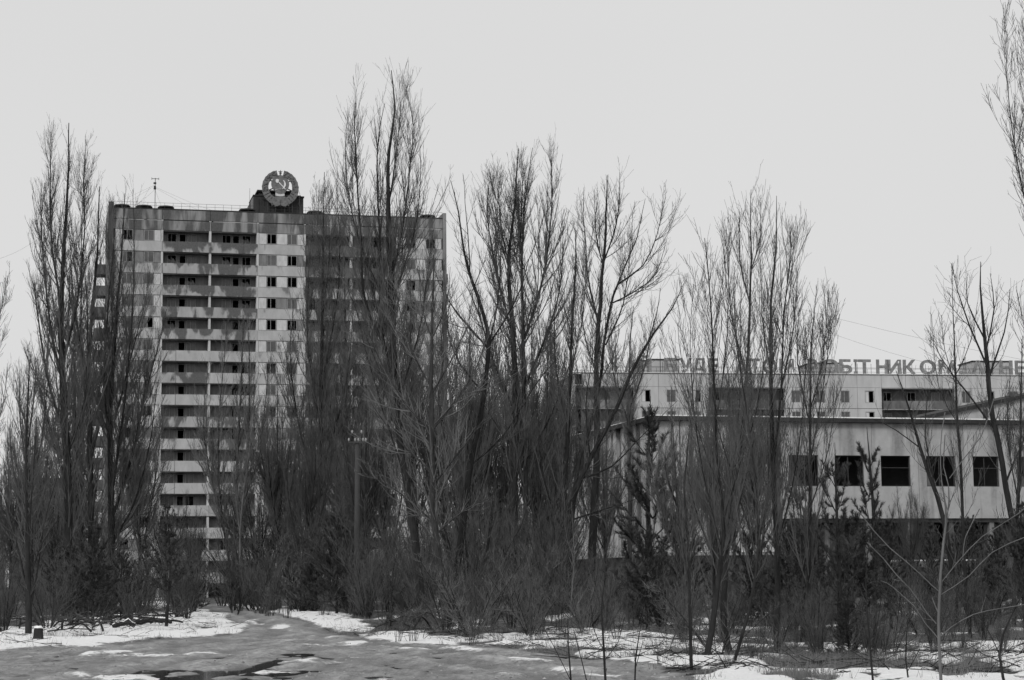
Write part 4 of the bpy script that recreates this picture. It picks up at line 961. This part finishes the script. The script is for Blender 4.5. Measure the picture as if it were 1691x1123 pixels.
# ---- generic variants reused as copies
def gen_poplar(H, g, nl=6, spread=.12, sp=POP, mt=(None, None)):
    lean = g.normal(0, .02, 2); tr = [(np.array([[0,0,-.2],[lean[0]*H*.3,lean[1]*H*.3,H*.3],[lean[0]*H*.7,lean[1]*H*.7,H*.65],[lean[0]*H,lean[1]*H,H]]), [.009*H,.007*H,.0035*H,.008])]
    for k in range(nl):
        u = g.uniform(.1, .5); a = g.uniform(0, 6.28); top = H*g.uniform(.6, .93); s = H*spread*g.uniform(.5, 1)
        z = u*H; b = np.array([lean[0]*z, lean[1]*z, z]); d = np.array([math.cos(a), math.sin(a), 0])
        tr.append((np.array([b, b+d*s*.6+np.array([0,0,(top-z)*.35]), b+d*s+np.array([0,0,(top-z)*.7]), b+d*s*g.uniform(.7, 1.1)+np.array([0,0,top-z])]), [.0042*H,.003*H,.0018*H,.007]))
    return build_tree('t', tr, sp, g, mt)
def gen_shrub(H, g, ns=9, spread=.35, sp=None, mt=(None, None)):
    st = []
    for k in range(ns):
        a = g.uniform(0, 6.28); h = H*g.uniform(.55, 1); s = H*spread*g.uniform(.2, 1); d = np.array([math.cos(a), math.sin(a), 0])
        st.append((np.array([d*.15+np.array([0,0,-.15]), d*s*.45+np.array([0,0,h*.4]), d*s*.85+np.array([0,0,h*.75]), d*s+np.array([0,0,h])]), [.007*H*g.uniform(.5,1), .0042*H, .0025*H, .006]))
    return build_tree('s', st, sp, g, mt)
SHR = dict(base=.03, n2=5, a2=34, l2=1.7, up2=.5, n3=5, a3=40, l3=.7, up3=.45, n4=1.6, a4=34, l4=.28, rt=.005, wig=.06, low=.6, m3=1700, m4=1800, w2=.06)
def place(var, name, label, cat, group, x, y, s, rz, parts=('trunk', 'crown')):
    o = thing(name, label, cat, (x, y, gz(x, y)-.02), rz, group); o.scale = (s, s, s)
    for nm, me in zip(parts, var): link(nm, me, o)
    return o
g = np.random.default_rng(77)
V_POP = [gen_poplar(16, np.random.default_rng(100+i), 6+i, .1+.03*i, sp_(POP, l2=4.0, rt=.0065, m3=2600, m4=3000), ((m_bark, m_twig), (m_bark2, m_twig2))[i % 2]) for i in range(3)]
V_SHR = [gen_shrub(5, np.random.default_rng(200+i), (5, 12, 7, 15, 4, 9)[i], (.7, .45, .55, .3, .25, .8)[i], sp_(SHR, a2=(30, 44, 26, 36, 32, 50)[i], l2=(2.4, 1.4, 2.0, 1.6, 1.8, 1.6)[i], n2=(4, 6, 5, 6, 7, 4)[i]), ((m_bark, m_twig), (m_bark, m_twig), (m_bark2, m_twig), (m_bark, m_twig), (m_bark, m_twig), (m_bark, m_twig2))[i]) for i in range(6)]
V_LOW = [gen_shrub(1.8, np.random.default_rng(300+i), 12, .5, dict(SHR, l2=.6, l3=.25, l4=.12, rt=.004, n2=6, m3=1200, m4=1200), (m_bark2, m_twig2)) for i in range(2)]
def px2xy(px, Y): p = at(px, 960, Y); return float(p[0]), float(Y)
# poplars filling the row behind the named ones: (px, Y, top py)
rp = random.Random(21)
def topscale(px, Y, py, H0): return at(px, py, Y)[2]/H0
POPFILL = ((600,118,640,'low bare poplar before the lower right loggias of the tower'),(640,124,610,'bare poplar deep behind the leaning dark trunk'),(566,122,700,'low bare poplar left of the concrete pole'),(20,135,700,'low bare poplar at the very left behind the smaller one'),(64,150,660,'bare poplar seen between the two leftmost poplars'),(132,128,520,'bare poplar close behind the tallest one left of the tower'),
 (232,128,640,'bare poplar before the second window column of the tower'),(278,140,800,'short bare poplar below the lower left loggias'),(322,150,830,'short bare poplar beyond the road bend before the tower'),
 (462,128,620,'bare poplar before the middle window column of the tower'),(478,140,660,'fine bare poplar just left of the one by the emblem'),(500,112,660,'lower bare poplar below the emblem side of the tower'),
 (575,130,420,'bare poplar close behind the left leader of the highest one'),(690,128,440,'bare poplar before the last window column of the tower'),
 (738,118,520,'bare poplar rising along the right edge of the tower'),(770,108,500,'bare poplar under the whip like leader right of the tower'),(782,130,560,'fine bare poplar in the gap right of the tower'),(820,120,560,'bare poplar at the left foot of the twin trunked one'),
 (884,112,500,'bare poplar close right of the twin trunks'),(905,126,520,'fine bare poplar left of the narrow pointed one'),(918,120,600,'lower bare poplar at the palace rear corner'),
 (1000,128,660,'bare poplar behind the two leaning trunks by the palace'))
for px, Y, py, lab in POPFILL:
    x, y = px2xy(px, Y); i = rp.randrange(3)
    place(V_POP[i], 'poplar_tree', lab, 'tree', 'bare poplars filling the wood before the tower', x, y, topscale(px, Y, py, 16), rp.uniform(0, 6.28))
for px, Y, py, lab in ((1178,58,640,'bare young poplar amid the left close poplars'),(1130,64,640,'bare young poplar behind the crooked close one'),(1258,66,560,'bare young poplar behind the highest close one'),(1215,75,600,'farther bare young poplar amid the close group'),
                  (1500,78,790,'small bare poplar under the fourth black palace window')):
    x, y = px2xy(px, Y); i = rp.randrange(3)
    place(V_POP[i], 'poplar_tree', lab, 'tree', 'bare young poplars before the palace front', x, y, topscale(px, Y, py, 16), rp.uniform(0, 6.28))
# thicket shrubs
def shrubs(n, pr, Yr_, pyr, lab, seed, var=V_SHR, H0=5, cond=None):
    r = random.Random(seed)
    for k in range(n):
        px = r.uniform(*pr); Y = r.uniform(*Yr_); py = r.uniform(*pyr); x, y = px2xy(px, Y); s = topscale(px, Y, py, H0)
        if cond and not cond(px, Y): continue
        place(r.choice(var), 'thicket_shrub', lab, 'shrub', lab+' growing as one thicket', x, y, s, r.uniform(0, 6.28))
shrubs(18, (-60, 150), (122, 175), (740, 850), 'tall bare shrub far back at the left edge before the low building', 17)
shrubs(26, (-40, 330), (84, 125), (820, 930), 'tall bare shrub under the poplars left of the road bend', 1)
shrubs(12, (-40, 230), (66, 84), (890, 960), 'bare shrub behind the snow bank at the left', 2)
shrubs(28, (410, 720), (108, 140), (760, 900), 'tall bare shrub in the dark thicket right of the road bend', 3)
shrubs(9, (300, 430), (140, 160), (850, 930), 'bare shrub beyond the end of the visible road', 4)
shrubs(30, (570, 930), (84, 106), (770, 930), 'bare shrub in the thicket around the leaning trunks', 5)
shrubs(10, (760, 1020), (54, 72), (880, 990), 'bare shrub close behind the snowy verge', 6)
shrubs(18, (930, 1300), (62, 100), (860, 950), 'bare shrub in front of the ribbed palace wall', 7)
shrubs(24, (1280, 1740), (60, 100), (850, 940), 'bare shrub in front of the palace ground floor', 8)
shrubs(26, (930, 1740), (94, 120), (870, 950), 'bare shrub deep in the thicket before the palace', 15)
shrubs(14, (380, 760), (100, 125), (860, 950), 'low bare shrub deep in the thicket before the tower', 16)
shrubs(12, (1000, 1300), (46, 60), (930, 1010), 'low bare bush behind the snowy track at the right', 9)
shrubs(22, (1280, 1720), (46, 62), (900, 1000), 'bare bush beyond the snow at the right', 10)
shrubs(10, (730, 950), (120, 170), (720, 840), 'tall bare shrub far back between tower and palace', 11)
shrubs(14, (640, 1000), (50, 60), (985, 1020), 'knee high twiggy bush on the verge', 12, V_LOW, 1.8)
shrubs(20, (1130, 1490), (37, 50), (930, 1050), 'bare bush tangled around the feet of the close poplars', 18)
shrubs(10, (1490, 1720), (40, 52), (960, 1060), 'bare bush on the snow in the right corner', 19)
shrubs(14, (730, 1010), (55, 70), (880, 980), 'bare bush along the snowy verge in the middle', 20)
shrubs(22, (1060, 1700), (34, 48), (1000, 1060), 'knee high twiggy bush among the snow patches', 13, V_LOW, 1.8)
shrubs(12, (410, 600), (90, 110), (950, 985), 'knee high twiggy bush at the right of the bend', 14, V_LOW, 1.8)

# ---- young pines
def gen_pine(H, g, dens=1.0, wid=.36, step=.075, z0=.1, el0=18, pw=.75, top=.97, add=.12):
    st = [(np.array([[0,0,-.1],[.02*H*g.normal(),.02*H*g.normal(),H*.5],[0,0,H]]), [.016*H,.01*H,.006])]
    p, r = smooth_path(st[0][0], st[0][1], g, .01, .3)
    X, q = tubes(p[None], r[None], 7, 0); trunk = new_mesh('trunk', X, q, None, [m_bark], smooth=True)
    S, D, Ln = [], [], []
    z = z0*H
    while z < H*top:
        f = z/H; n = g.integers(4, 7); a0 = g.uniform(0, 6.28)
        L_ = H*wid*(1-f)**pw*g.uniform(.7, 1)+add
        for k in range(n):
            a = a0+6.28*k/n+g.normal(0, .2); el = math.radians(el0+(63-el0)*f+g.normal(0, 6))
            S.append((0, 0, z)); D.append((math.cos(a)*math.cos(el), math.sin(a)*math.cos(el), math.sin(el))); Ln.append(L_*g.uniform(.6, 1.1))
        z += H*step*g.uniform(.8, 1.2)
    S = np.array(S, float); D = np.array(D); Ln = np.array(Ln)
    B1 = grow(S, D, Ln, 5, .45, .05, g); R1 = np.maximum((.006+Ln*.009)[:, None]*np.linspace(1, .3, 6)[None], .004)
    X, q = tubes(B1, R1, 3, 0)
    S, D, r, u, pl = kids(B1, R1, 14*dens, .15, 1, g, 42, 10); L2 = np.clip(pl*.34*(1.2-u), .12, .8)*g.uniform(.6, 1, len(S))
    B2 = grow(S, D, L2, 3, .4, .08, g); R2 = np.full((len(S), 4), .0035)
    X2, q2 = tubes(B2, R2, 3, len(X))
    branches = new_mesh('branches', np.vstack([X, X2]), np.vstack([q, q2]), None, [m_bark])
    # needles along the shoots
    nd = []
    for B_, per in ((B2, 380), (B1[:, 2:], 260)):
        S, D, r, u, pl = kids(B_, np.ones(B_.shape[:2]), per, .1, 1.0, g, 42, 12)
        nd.append((S, D))
    S = np.vstack([a for a, b in nd]); D = np.vstack([b for a, b in nd]); n = len(S)
    D = unit(D+np.array([0, 0, .25])); L3 = g.uniform(.08, .14, n)[:, None]; side = unit(np.cross(D, g.normal(0, 1, (n, 3))))*.0065
    V_ = np.stack([S-side, S+side, S+D*L3], 1).reshape(-1, 3)
    needles = new_mesh('needles', V_, None, np.arange(n*3).reshape(-1, 3), [m_needle])
    return trunk, branches, needles
V_PIN = [gen_pine(5, np.random.default_rng(400), .7, .42, .08, .3, 12, .6), gen_pine(4.5, np.random.default_rng(401), .8, .62, .08, .06, 8, .6),
         gen_pine(5, np.random.default_rng(402), .45, .42, .085, .1, 18, .8, .93, .2), gen_pine(5, np.random.default_rng(403), .3, .24, .12, .12, 42, .7, .86, .4)]
def pine(px, Y, py, label, i, group=None, H0=(5, 4.5, 5, 5)):
    x, y = px2xy(px, Y); s = topscale(px, Y, py, H0[i])
    return place(V_PIN[i], 'young_pine', label, 'pine', group, x, y, s, (px*.37) % 6.28, ('trunk', 'branches', 'needles'))
GP = 'young pines among the bare trees'
for px, Y, py, lab, i in ((1080,80,654,'slim tall young pine rising against the ribbed palace wall',2),
    (1385,44,735,'young pine with upswept shoots in front of the second black palace window',3),
    (1322,50,775,'young pine in front of the first black palace window',3),
    (1440,62,705,'young pine between the second and third black palace windows',3),
    (1118,66,850,'dark broad young pine at the foot of the slim tall one',1), (1068,60,880,'low dark pine left of the broad one before the palace wall',1),
    (1300,58,860,'young pine low behind the close poplars',1), (1348,52,850,'young pine between the close poplars and the upswept one',0), (1410,56,850,'bushy young pine right of the upswept one',1),
    (1470,58,860,'bushy young pine under the third black palace window',0), (1690,52,840,'dark young pine cut by the right edge of the photo',0),(1650,70,880,'young pine just left of the one cut by the right edge',1),
    (1398,40,985,'low dark pine on the snow under the upswept one',1),
    (155,76,872,'largest dark pine behind the snow bank at the left',1), (118,80,905,'dark pine left of the largest one behind the snow bank',1), (200,82,915,'dark pine right of the largest one behind the snow bank',1), (88,92,880,'young pine behind the forked tree at the left',0),
    (275,72,842,'young pine with visible trunk at the edge of the snow left of the road',0), (240,100,890,'young pine back in the shade left of the road bend',0),
    (415,128,930,'small pine right of the slender trees at the road bend',1), (556,100,850,'dark pine in the thicket left of the concrete pole',1), (520,108,880,'dark pine deep in the thicket right of the road bend',1), (480,112,905,'smaller dark pine by the road bend',0),
    (310,92,935,'low pine near the far end of the snow bank',1), (1240,64,880,'dark pine behind the highest close poplar',1), (1540,66,870,'young pine behind the pale sapling',0), (1600,72,860,'young pine under the fourth black palace window',1)):
    pine(px, Y, py, lab, i, GP)

# ---- far wood: one mass of bare crowns
def far_wood(label, xs, seed):
    g = np.random.default_rng(seed); vs_, qs_, b = [], [], 0
    for x, y, H in xs:
        n = 90; S = np.zeros((1, 3)); tr = grow(np.array([[x, y, -.3]]), np.array([[0, 0, 1.0]]), np.array([H*.95]), 5, .1, .03, g)
        R_ = np.linspace(.012*H, .02, 6)[None]
        X, q = tubes(tr, R_, 4, b); vs_.append(X); qs_.append(q); b += len(X)
        S, D, r, u, pl = kids(tr, R_, n/H, .1, 1, g, 34, 10); L_ = H*.32*np.clip(1.15-u, .2, 1)*g.uniform(.4, 1, len(S))
        B_ = grow(S, D, L_, 3, .5, .1, g); RB = np.full((len(S), 4), .028); X, q = tubes(B_, RB, 3, b); vs_.append(X); qs_.append(q); b += len(X)
        S, D, r, u, pl = kids(B_, RB, 1.3, .2, 1, g, 40, 12, maxn=160); L_ = g.uniform(.5, 1.6, len(S)); B3 = grow(S, D, L_, 2, .4, .1, g)
        X, q = tubes(B3, np.full((len(S), 3), .02), 3, b); vs_.append(X); qs_.append(q); b += len(X)
    o = link('far_wood', new_mesh('far_wood', np.vstack(vs_), np.vstack(qs_), None, [m_twig2])); tag(o, label, 'wood', None, 'stuff')
r = random.Random(8); xs = []
for k in range(48):
    px = r.uniform(-120, 190) if k < 26 else r.uniform(740, 960)
    Y = r.uniform(215, 300); x, y = px2xy(px, Y); top = r.uniform(725, 810) if k < 26 else r.uniform(700, 800); xs.append((x, y, at(px, top, Y)[2]))
far_wood('far off mass of bare trees behind the poplars and the low building', xs, 500)

# ------------------------------------------------------------------ small things
# concrete pole with insulators
A = at(590, 722, 98)
PO = thing('utility_pole', 'grey concrete utility pole with white insulators in the thicket before the tower', 'pole', (A[0], 98, 0))
MB().tube([(0,0,-.2),(0,0,A[2])], [.2,.11], 8).obj('post', m_pole, PO, smooth=True)
MB().box(-.46, .5, -.14, -.05, A[2]-.32, A[2]-.22).obj('crossarm', m_steel, PO)
MB().box(-.2, .3, -.14, -.05, A[2]+.1, A[2]+.18).obj('crossarm', m_steel, PO)
ins = MB().tube([(0,0,0),(0,0,.05),(0,0,.08),(0,0,.15),(0,0,.18)], [.02,.04,.05,.035,.015], 8).mesh('insulator', m_porc)
for x in (-.42, -.1, .06, .3, .44): link('insulator', ins, PO, (x, -.09, A[2]-.22))
for x in (-.25, .22): link('insulator', ins, PO, (x, -.09, A[2]+.18))
# faint wires across the sky
for (x0, y0, Y0), (x1, y1, Y1), lab in (((-60,436,150),(60,396,190),'thin wire crossing the sky at the left edge'), ((1080,440,190),(1720,600,170),'upper thin wire in the sky above the slogan'), ((1330,535,190),(1720,640,172),'lower thin wire in the sky above the slogan')):
    P0 = at(x0, y0, Y0); P1 = at(x1, y1, Y1)
    pts = [tuple(P0*(1-t)+P1*t-np.array([0, 0, 4*t*(1-t)*.6])) for t in np.linspace(0, 1, 9)]
    tag(MB().tube(pts, .012, 3).obj('overhead_wire', m_wire), lab, 'wire')
# tree stump with a snow cap
p = gnd(63, 1062); z = gz(p[0], p[1])
ST2 = thing('tree_stump', 'short sawn tree stump capped with snow on the left snow bank', 'stump', (p[0], p[1], z))
m = MB(); m.tube([(0,0,-.1),(0,0,.06),(0,0,.2),(.01,0,.28)], [.17,.145,.135,.13], 12); m.obj('stump_wood', m_bark, ST2)
m = MB(); m.tube([(0,0,.283),(0,0,.32),(0,0,.345)], [.125,.115,.05], 12); m.obj('snow_cap', m_snow, ST2, smooth=True)
# logs and cut branches on the snow bank
def lying(name, label, cat, px, py, ln, r0, ang, group=None, forks=3, m=None, seed=0, lift=.05, rough=True):
    g = np.random.default_rng(seed); p = gnd(px, py); z = gz(p[0], p[1])
    o = thing(name, label, cat, (p[0], p[1], z+r0*.8+.03), ang, group)
    n = 7; pts = [np.array([ln*(t-.5), g.normal(0, ln*.02), lift*4*t*(1-t)+g.normal(0, r0*.3)]) for t in np.linspace(0, 1, n)]
    rad = list(np.linspace(r0, r0*(.75 if forks == 0 else .3), n))
    MB().tube([tuple(q) for q in pts], rad, 7).obj('stem', m or m_bark, o, smooth=False)
    if forks:
        P_ = np.array([pts]); S, D, r_, u, pl = kids(P_, np.array([rad]), forks*3/ln, .15, 1, g, 38, 10)
        D[:, 2] = np.abs(D[:, 2])*.8; L_ = ln*.35*g.uniform(.4, 1, len(S)); B_ = grow(S, D, L_, 4, -.05, .1, g)
        RB = np.maximum((r_*.5)[:, None]*np.linspace(1, .4, 5)[None], .006); X, q = tubes(B_, RB, 4, 0)
        S2, D2, r2, u2, pl2 = kids(B_, RB, 5, .2, 1, g, 42, 10); B2 = grow(S2, D2, g.uniform(.1, .4, len(S2)), 3, .05, .1, g)
        X2, q2 = tubes(B2, np.full((len(S2), 4), .005), 3, len(X))
        link('side_branches', new_mesh('side_branches', np.vstack([X, X2]), np.vstack([q, q2]), None, [m_twig]), o)
    else:
        # snow lying along the top of the log
        a, b_ = pts[0], pts[-1]
        MB().tube([tuple(q+np.array([0, 0, rad[i]*.72])) for i, q in enumerate(pts)], [k*.62 for k in rad], 6).obj('snow_cap', m_snow, o, smooth=True)
        MB().tube([tuple(a+np.array([-.012,0,0])), tuple(a)], r0*.93, 8).obj('cut_end', m_wood, o)
    return o
lying('log', 'thick snow topped log lying right of the branch pile', 'log', 252, 1036, 1.5, .12, -.12, None, 0, seed=1)
lying('log', 'thinner log lying behind the thick one on the snow', 'log', 205, 1028, 1.9, .08, .1, None, 0, seed=2)
lying('log', 'short snowy log at the left of the thick one', 'log', 205, 1040, .8, .1, .25, None, 0, seed=3)
lying('log', 'long thin log at the back of the branch pile', 'log', 150, 1020, 3.0, .07, -.05, None, 0, seed=4)
r = random.Random(4)
GB = 'cut branches scattered on the left snow bank'
for k in range(52):
    px = r.uniform(5, 290) if k % 2 else r.uniform(100, 280); py = r.uniform(1024, 1050) if px > 70 else r.uniform(1018, 1040)
    if px > 190: py = r.uniform(1018, 1038)
    lying('cut_branch', 'dark cut branch lying in the heap on the left snow bank', 'branch', px, py, r.uniform(.9, 2.4), r.uniform(.022, .05), r.uniform(0, 6.28), GB, 3, seed=50+k, lift=r.uniform(.05, .35))
# broken stump, post and mound of brush under the leaning trunks
p = gnd(668, 1036)
BS = thing('broken_stump', 'broken leaning dead trunk beside the mound under the leaning trees', 'stump', (p[0], p[1], 0))
MB().tube([(.25,0,-.1),(.12,0,.35),(-.08,0,.85),(-.3,0,1.15),(-.42,0,1.22)], [.17,.14,.13,.15,.09], 9).obj('dead_wood', m_bark, BS)
MB().tube([(.05,0,.5),(.3,-.05,.75),(.5,-.1,1.1)], [.05,.035,.015], 5).obj('branch_stub', m_bark, BS)
p = gnd(646, 1036); tag(MB().tube([(0,0,-.1),(.01,0,1.25)], [.04,.035], 6).obj('thin_post', m_bark, None, (p[0], p[1], 0)), 'thin dark upright post just left of the broken stump', 'post')
p = gnd(560, 1012); tag(MB().tube([(0,0,-.1),(.01,0,1.6)], [.05,.045], 6).obj('thin_post', m_bark2, None, (p[0], p[1], 0)), 'grey wooden post at the foot of the thicket left of the verge', 'post')
g = np.random.default_rng(5)
for (px, py, w_, h_, lab) in ((690, 1040, 1.7, .5, 'dark heap of litter around the base of the leaning trunk'), (640, 1046, .9, .22, 'low heap of leaf litter left of the broken stump')):
    p = gnd(px, py); n = 22; X, Y_ = np.meshgrid(np.linspace(-1, 1, n), np.linspace(-1, 1, n)); rr_ = np.sqrt(X**2+Y_**2)
    Z = h_*np.clip(1-rr_**1.6, 0, 1)*(.2+1.6*vnoise(X*6+px, Y_*6, 31, 3))-.06
    idx = np.arange(n*n).reshape(n, n)
    me = new_mesh('litter_mound', np.stack([X*w_, Y_*w_*1.2, Z], -1).reshape(-1, 3), np.stack([idx[:-1, :-1], idx[:-1, 1:], idx[1:, 1:], idx[1:, :-1]], -1).reshape(-1, 4), None,
                  [mat('leaf_litter', .035, var=.5, scale=6, bump=.8, bscale=25)], smooth=True)
    tag(link('litter_mound', me, None, (p[0], p[1], 0)), lab, 'mound')
for k, (px, py, a) in enumerate(((700,1050,.4),(655,1046,-.5),(720,1052,2.6),(760,1050,.1),(930,1045,-.35),(905,1032,-.3),(870,1050,.3),(1240,1085,.5),(1260,1092,-.4),(1470,1075,.2),(1530,1085,-.2),(1640,1090,.5),(640,1040,.2),(1400,1100,.1),(1560,1068,2.8))):
    lying('fallen_branch', 'fallen twiggy branch lying on the ground under the bare trees', 'branch', px, py, 1.1+.25*(k % 4), .022, a, 'fallen branches under the bare trees', 4, seed=90+k, lift=.06)
# dry grass: tufts of blades
g = np.random.default_rng(6)
def inv_sample(n, pxr, Yr_):
    Y = 1/g.uniform(1/Yr_[1], 1/Yr_[0], n); px = g.uniform(*pxr, n); return (px-W_PX/2)/F_PX*Y*1.0, Y
n = 110000; x, y = inv_sample(n, (-40, 1740), (30, 165))
rd, sn_, pu_ = fields(x, y); tuft = vnoise(x*1.1, y*.8, 41, 3); dens = vnoise(x*.25, y*.2, 42, 3)
keep = (rd < .5) & (tuft+.5*dens > .70) & ((sn_ < .5) | (g.random(n) < .05)); x, y = x[keep], y[keep]; n = len(x)
i_ = np.clip(np.searchsorted(Yr, y), 1, NR-1); j_ = np.clip(((x/(.43*Yr[i_]+6)+1)/2*(NC-1)).round().astype(int), 0, NC-1); zz = GZ[i_, j_]-.02
B0 = np.stack([x, y, zz], -1); reps = 3; B0 = np.repeat(B0, reps, 0)+g.normal(0, .06, (n*reps, 3))*np.array([1, 1, .1]); n *= reps
h = g.uniform(.08, .36, n)*g.choice((.5, .8, 1), n); d = unit(np.stack([g.normal(0, .35, n), g.normal(0, .35, n), np.ones(n)], -1)); sd = unit(np.stack([g.normal(0, 1, n), g.normal(0, .3, n), np.zeros(n)], -1))*.004
tip = B0+d*h[:, None]; V_ = np.stack([B0-sd, B0+sd, tip], 1).reshape(-1, 3)
tag(link('dry_grass', new_mesh('dry_grass', V_, None, np.arange(n*3).reshape(-1, 3), [m_grass])), 'short dry winter grass on the verges and between the snow patches', 'grass', None, 'stuff')
# small clods of ice and debris on the road
n = 1500; x, y = inv_sample(n, (-20, 1300), (26, 90)); rd, sn_, pu_ = fields(x, y); keep = (rd > .5) & (pu_ < .5); x, y = x[keep], y[keep]; n = len(x)
i_ = np.clip(np.searchsorted(Yr, y), 1, NR-1); j_ = np.clip(((x/(.43*Yr[i_]+6)+1)/2*(NC-1)).round().astype(int), 0, NC-1); zz = GZ[i_, j_]
s = g.uniform(.008, .035, n)[:, None]; c0 = np.stack([x, y, zz], -1)
oc = np.array([(1,0,0),(0,1,0),(-1,0,0),(0,-1,0),(0,0,.8),(0,0,-.5)], float); V_ = (c0[:, None]+oc[None]*s[:, None]*g.uniform(.6, 1.4, (n, 6, 1))).reshape(-1, 3)
ft = np.array([(0,1,4),(1,2,4),(2,3,4),(3,0,4),(1,0,5),(2,1,5),(3,2,5),(0,3,5)]); T_ = (np.arange(n)[:, None, None]*6+ft[None]).reshape(-1, 3)
tag(link('ice_crumbs', new_mesh('ice_crumbs', V_, None, T_, [mat('dirty_ice', .3, var=.6, scale=2)])), 'small crumbs of dirty ice and grit scattered over the road', 'ice', None, 'stuff')

# twig litter: thin dark sticks lying on earth and snow
n = 9000; x, y = inv_sample(n, (-40, 1740), (32, 120)); rd, sn_, pu_ = fields(x, y)
cl = vnoise(x*.5, y*.35, 61, 3); keep = (rd < .5) & (cl > .42) & ((sn_ < .5) | (g.random(n) < .35)); x, y = x[keep], y[keep]; n = len(x)
i_ = np.clip(np.searchsorted(Yr, y), 1, NR-1); j_ = np.clip(((x/(.43*Yr[i_]+6)+1)/2*(NC-1)).round().astype(int), 0, NC-1); zz = GZ[i_, j_]+.02
S = np.stack([x, y, zz], -1); a = g.uniform(0, 6.28, n); D = np.stack([np.cos(a), np.sin(a), g.normal(.12, .15, n)], -1)
B_ = grow(S, D, g.uniform(.15, .9, n)**1.5+.1, 2, 0, .12, g); X, q = tubes(B_, g.uniform(.004, .013, (n, 1))*np.array([[1, .8, .5]]), 3, 0)
tag(link('twig_litter', new_mesh('twig_litter', X, q, None, [m_bark])), 'dark twigs and sticks littering the snow and the earth under the trees', 'twigs', None, 'stuff')

for k in range(16):
    r2_ = random.Random(700+k); lying('cut_branch', 'dark branch in the brush heap beside the broken stump', 'branch', r2_.uniform(640, 725), r2_.uniform(1034, 1046), r2_.uniform(1.0, 2.2), .035, r2_.uniform(0, 6.28), 'branches of the dark heap by the road', 5, seed=700+k, lift=r2_.uniform(.15, .6))
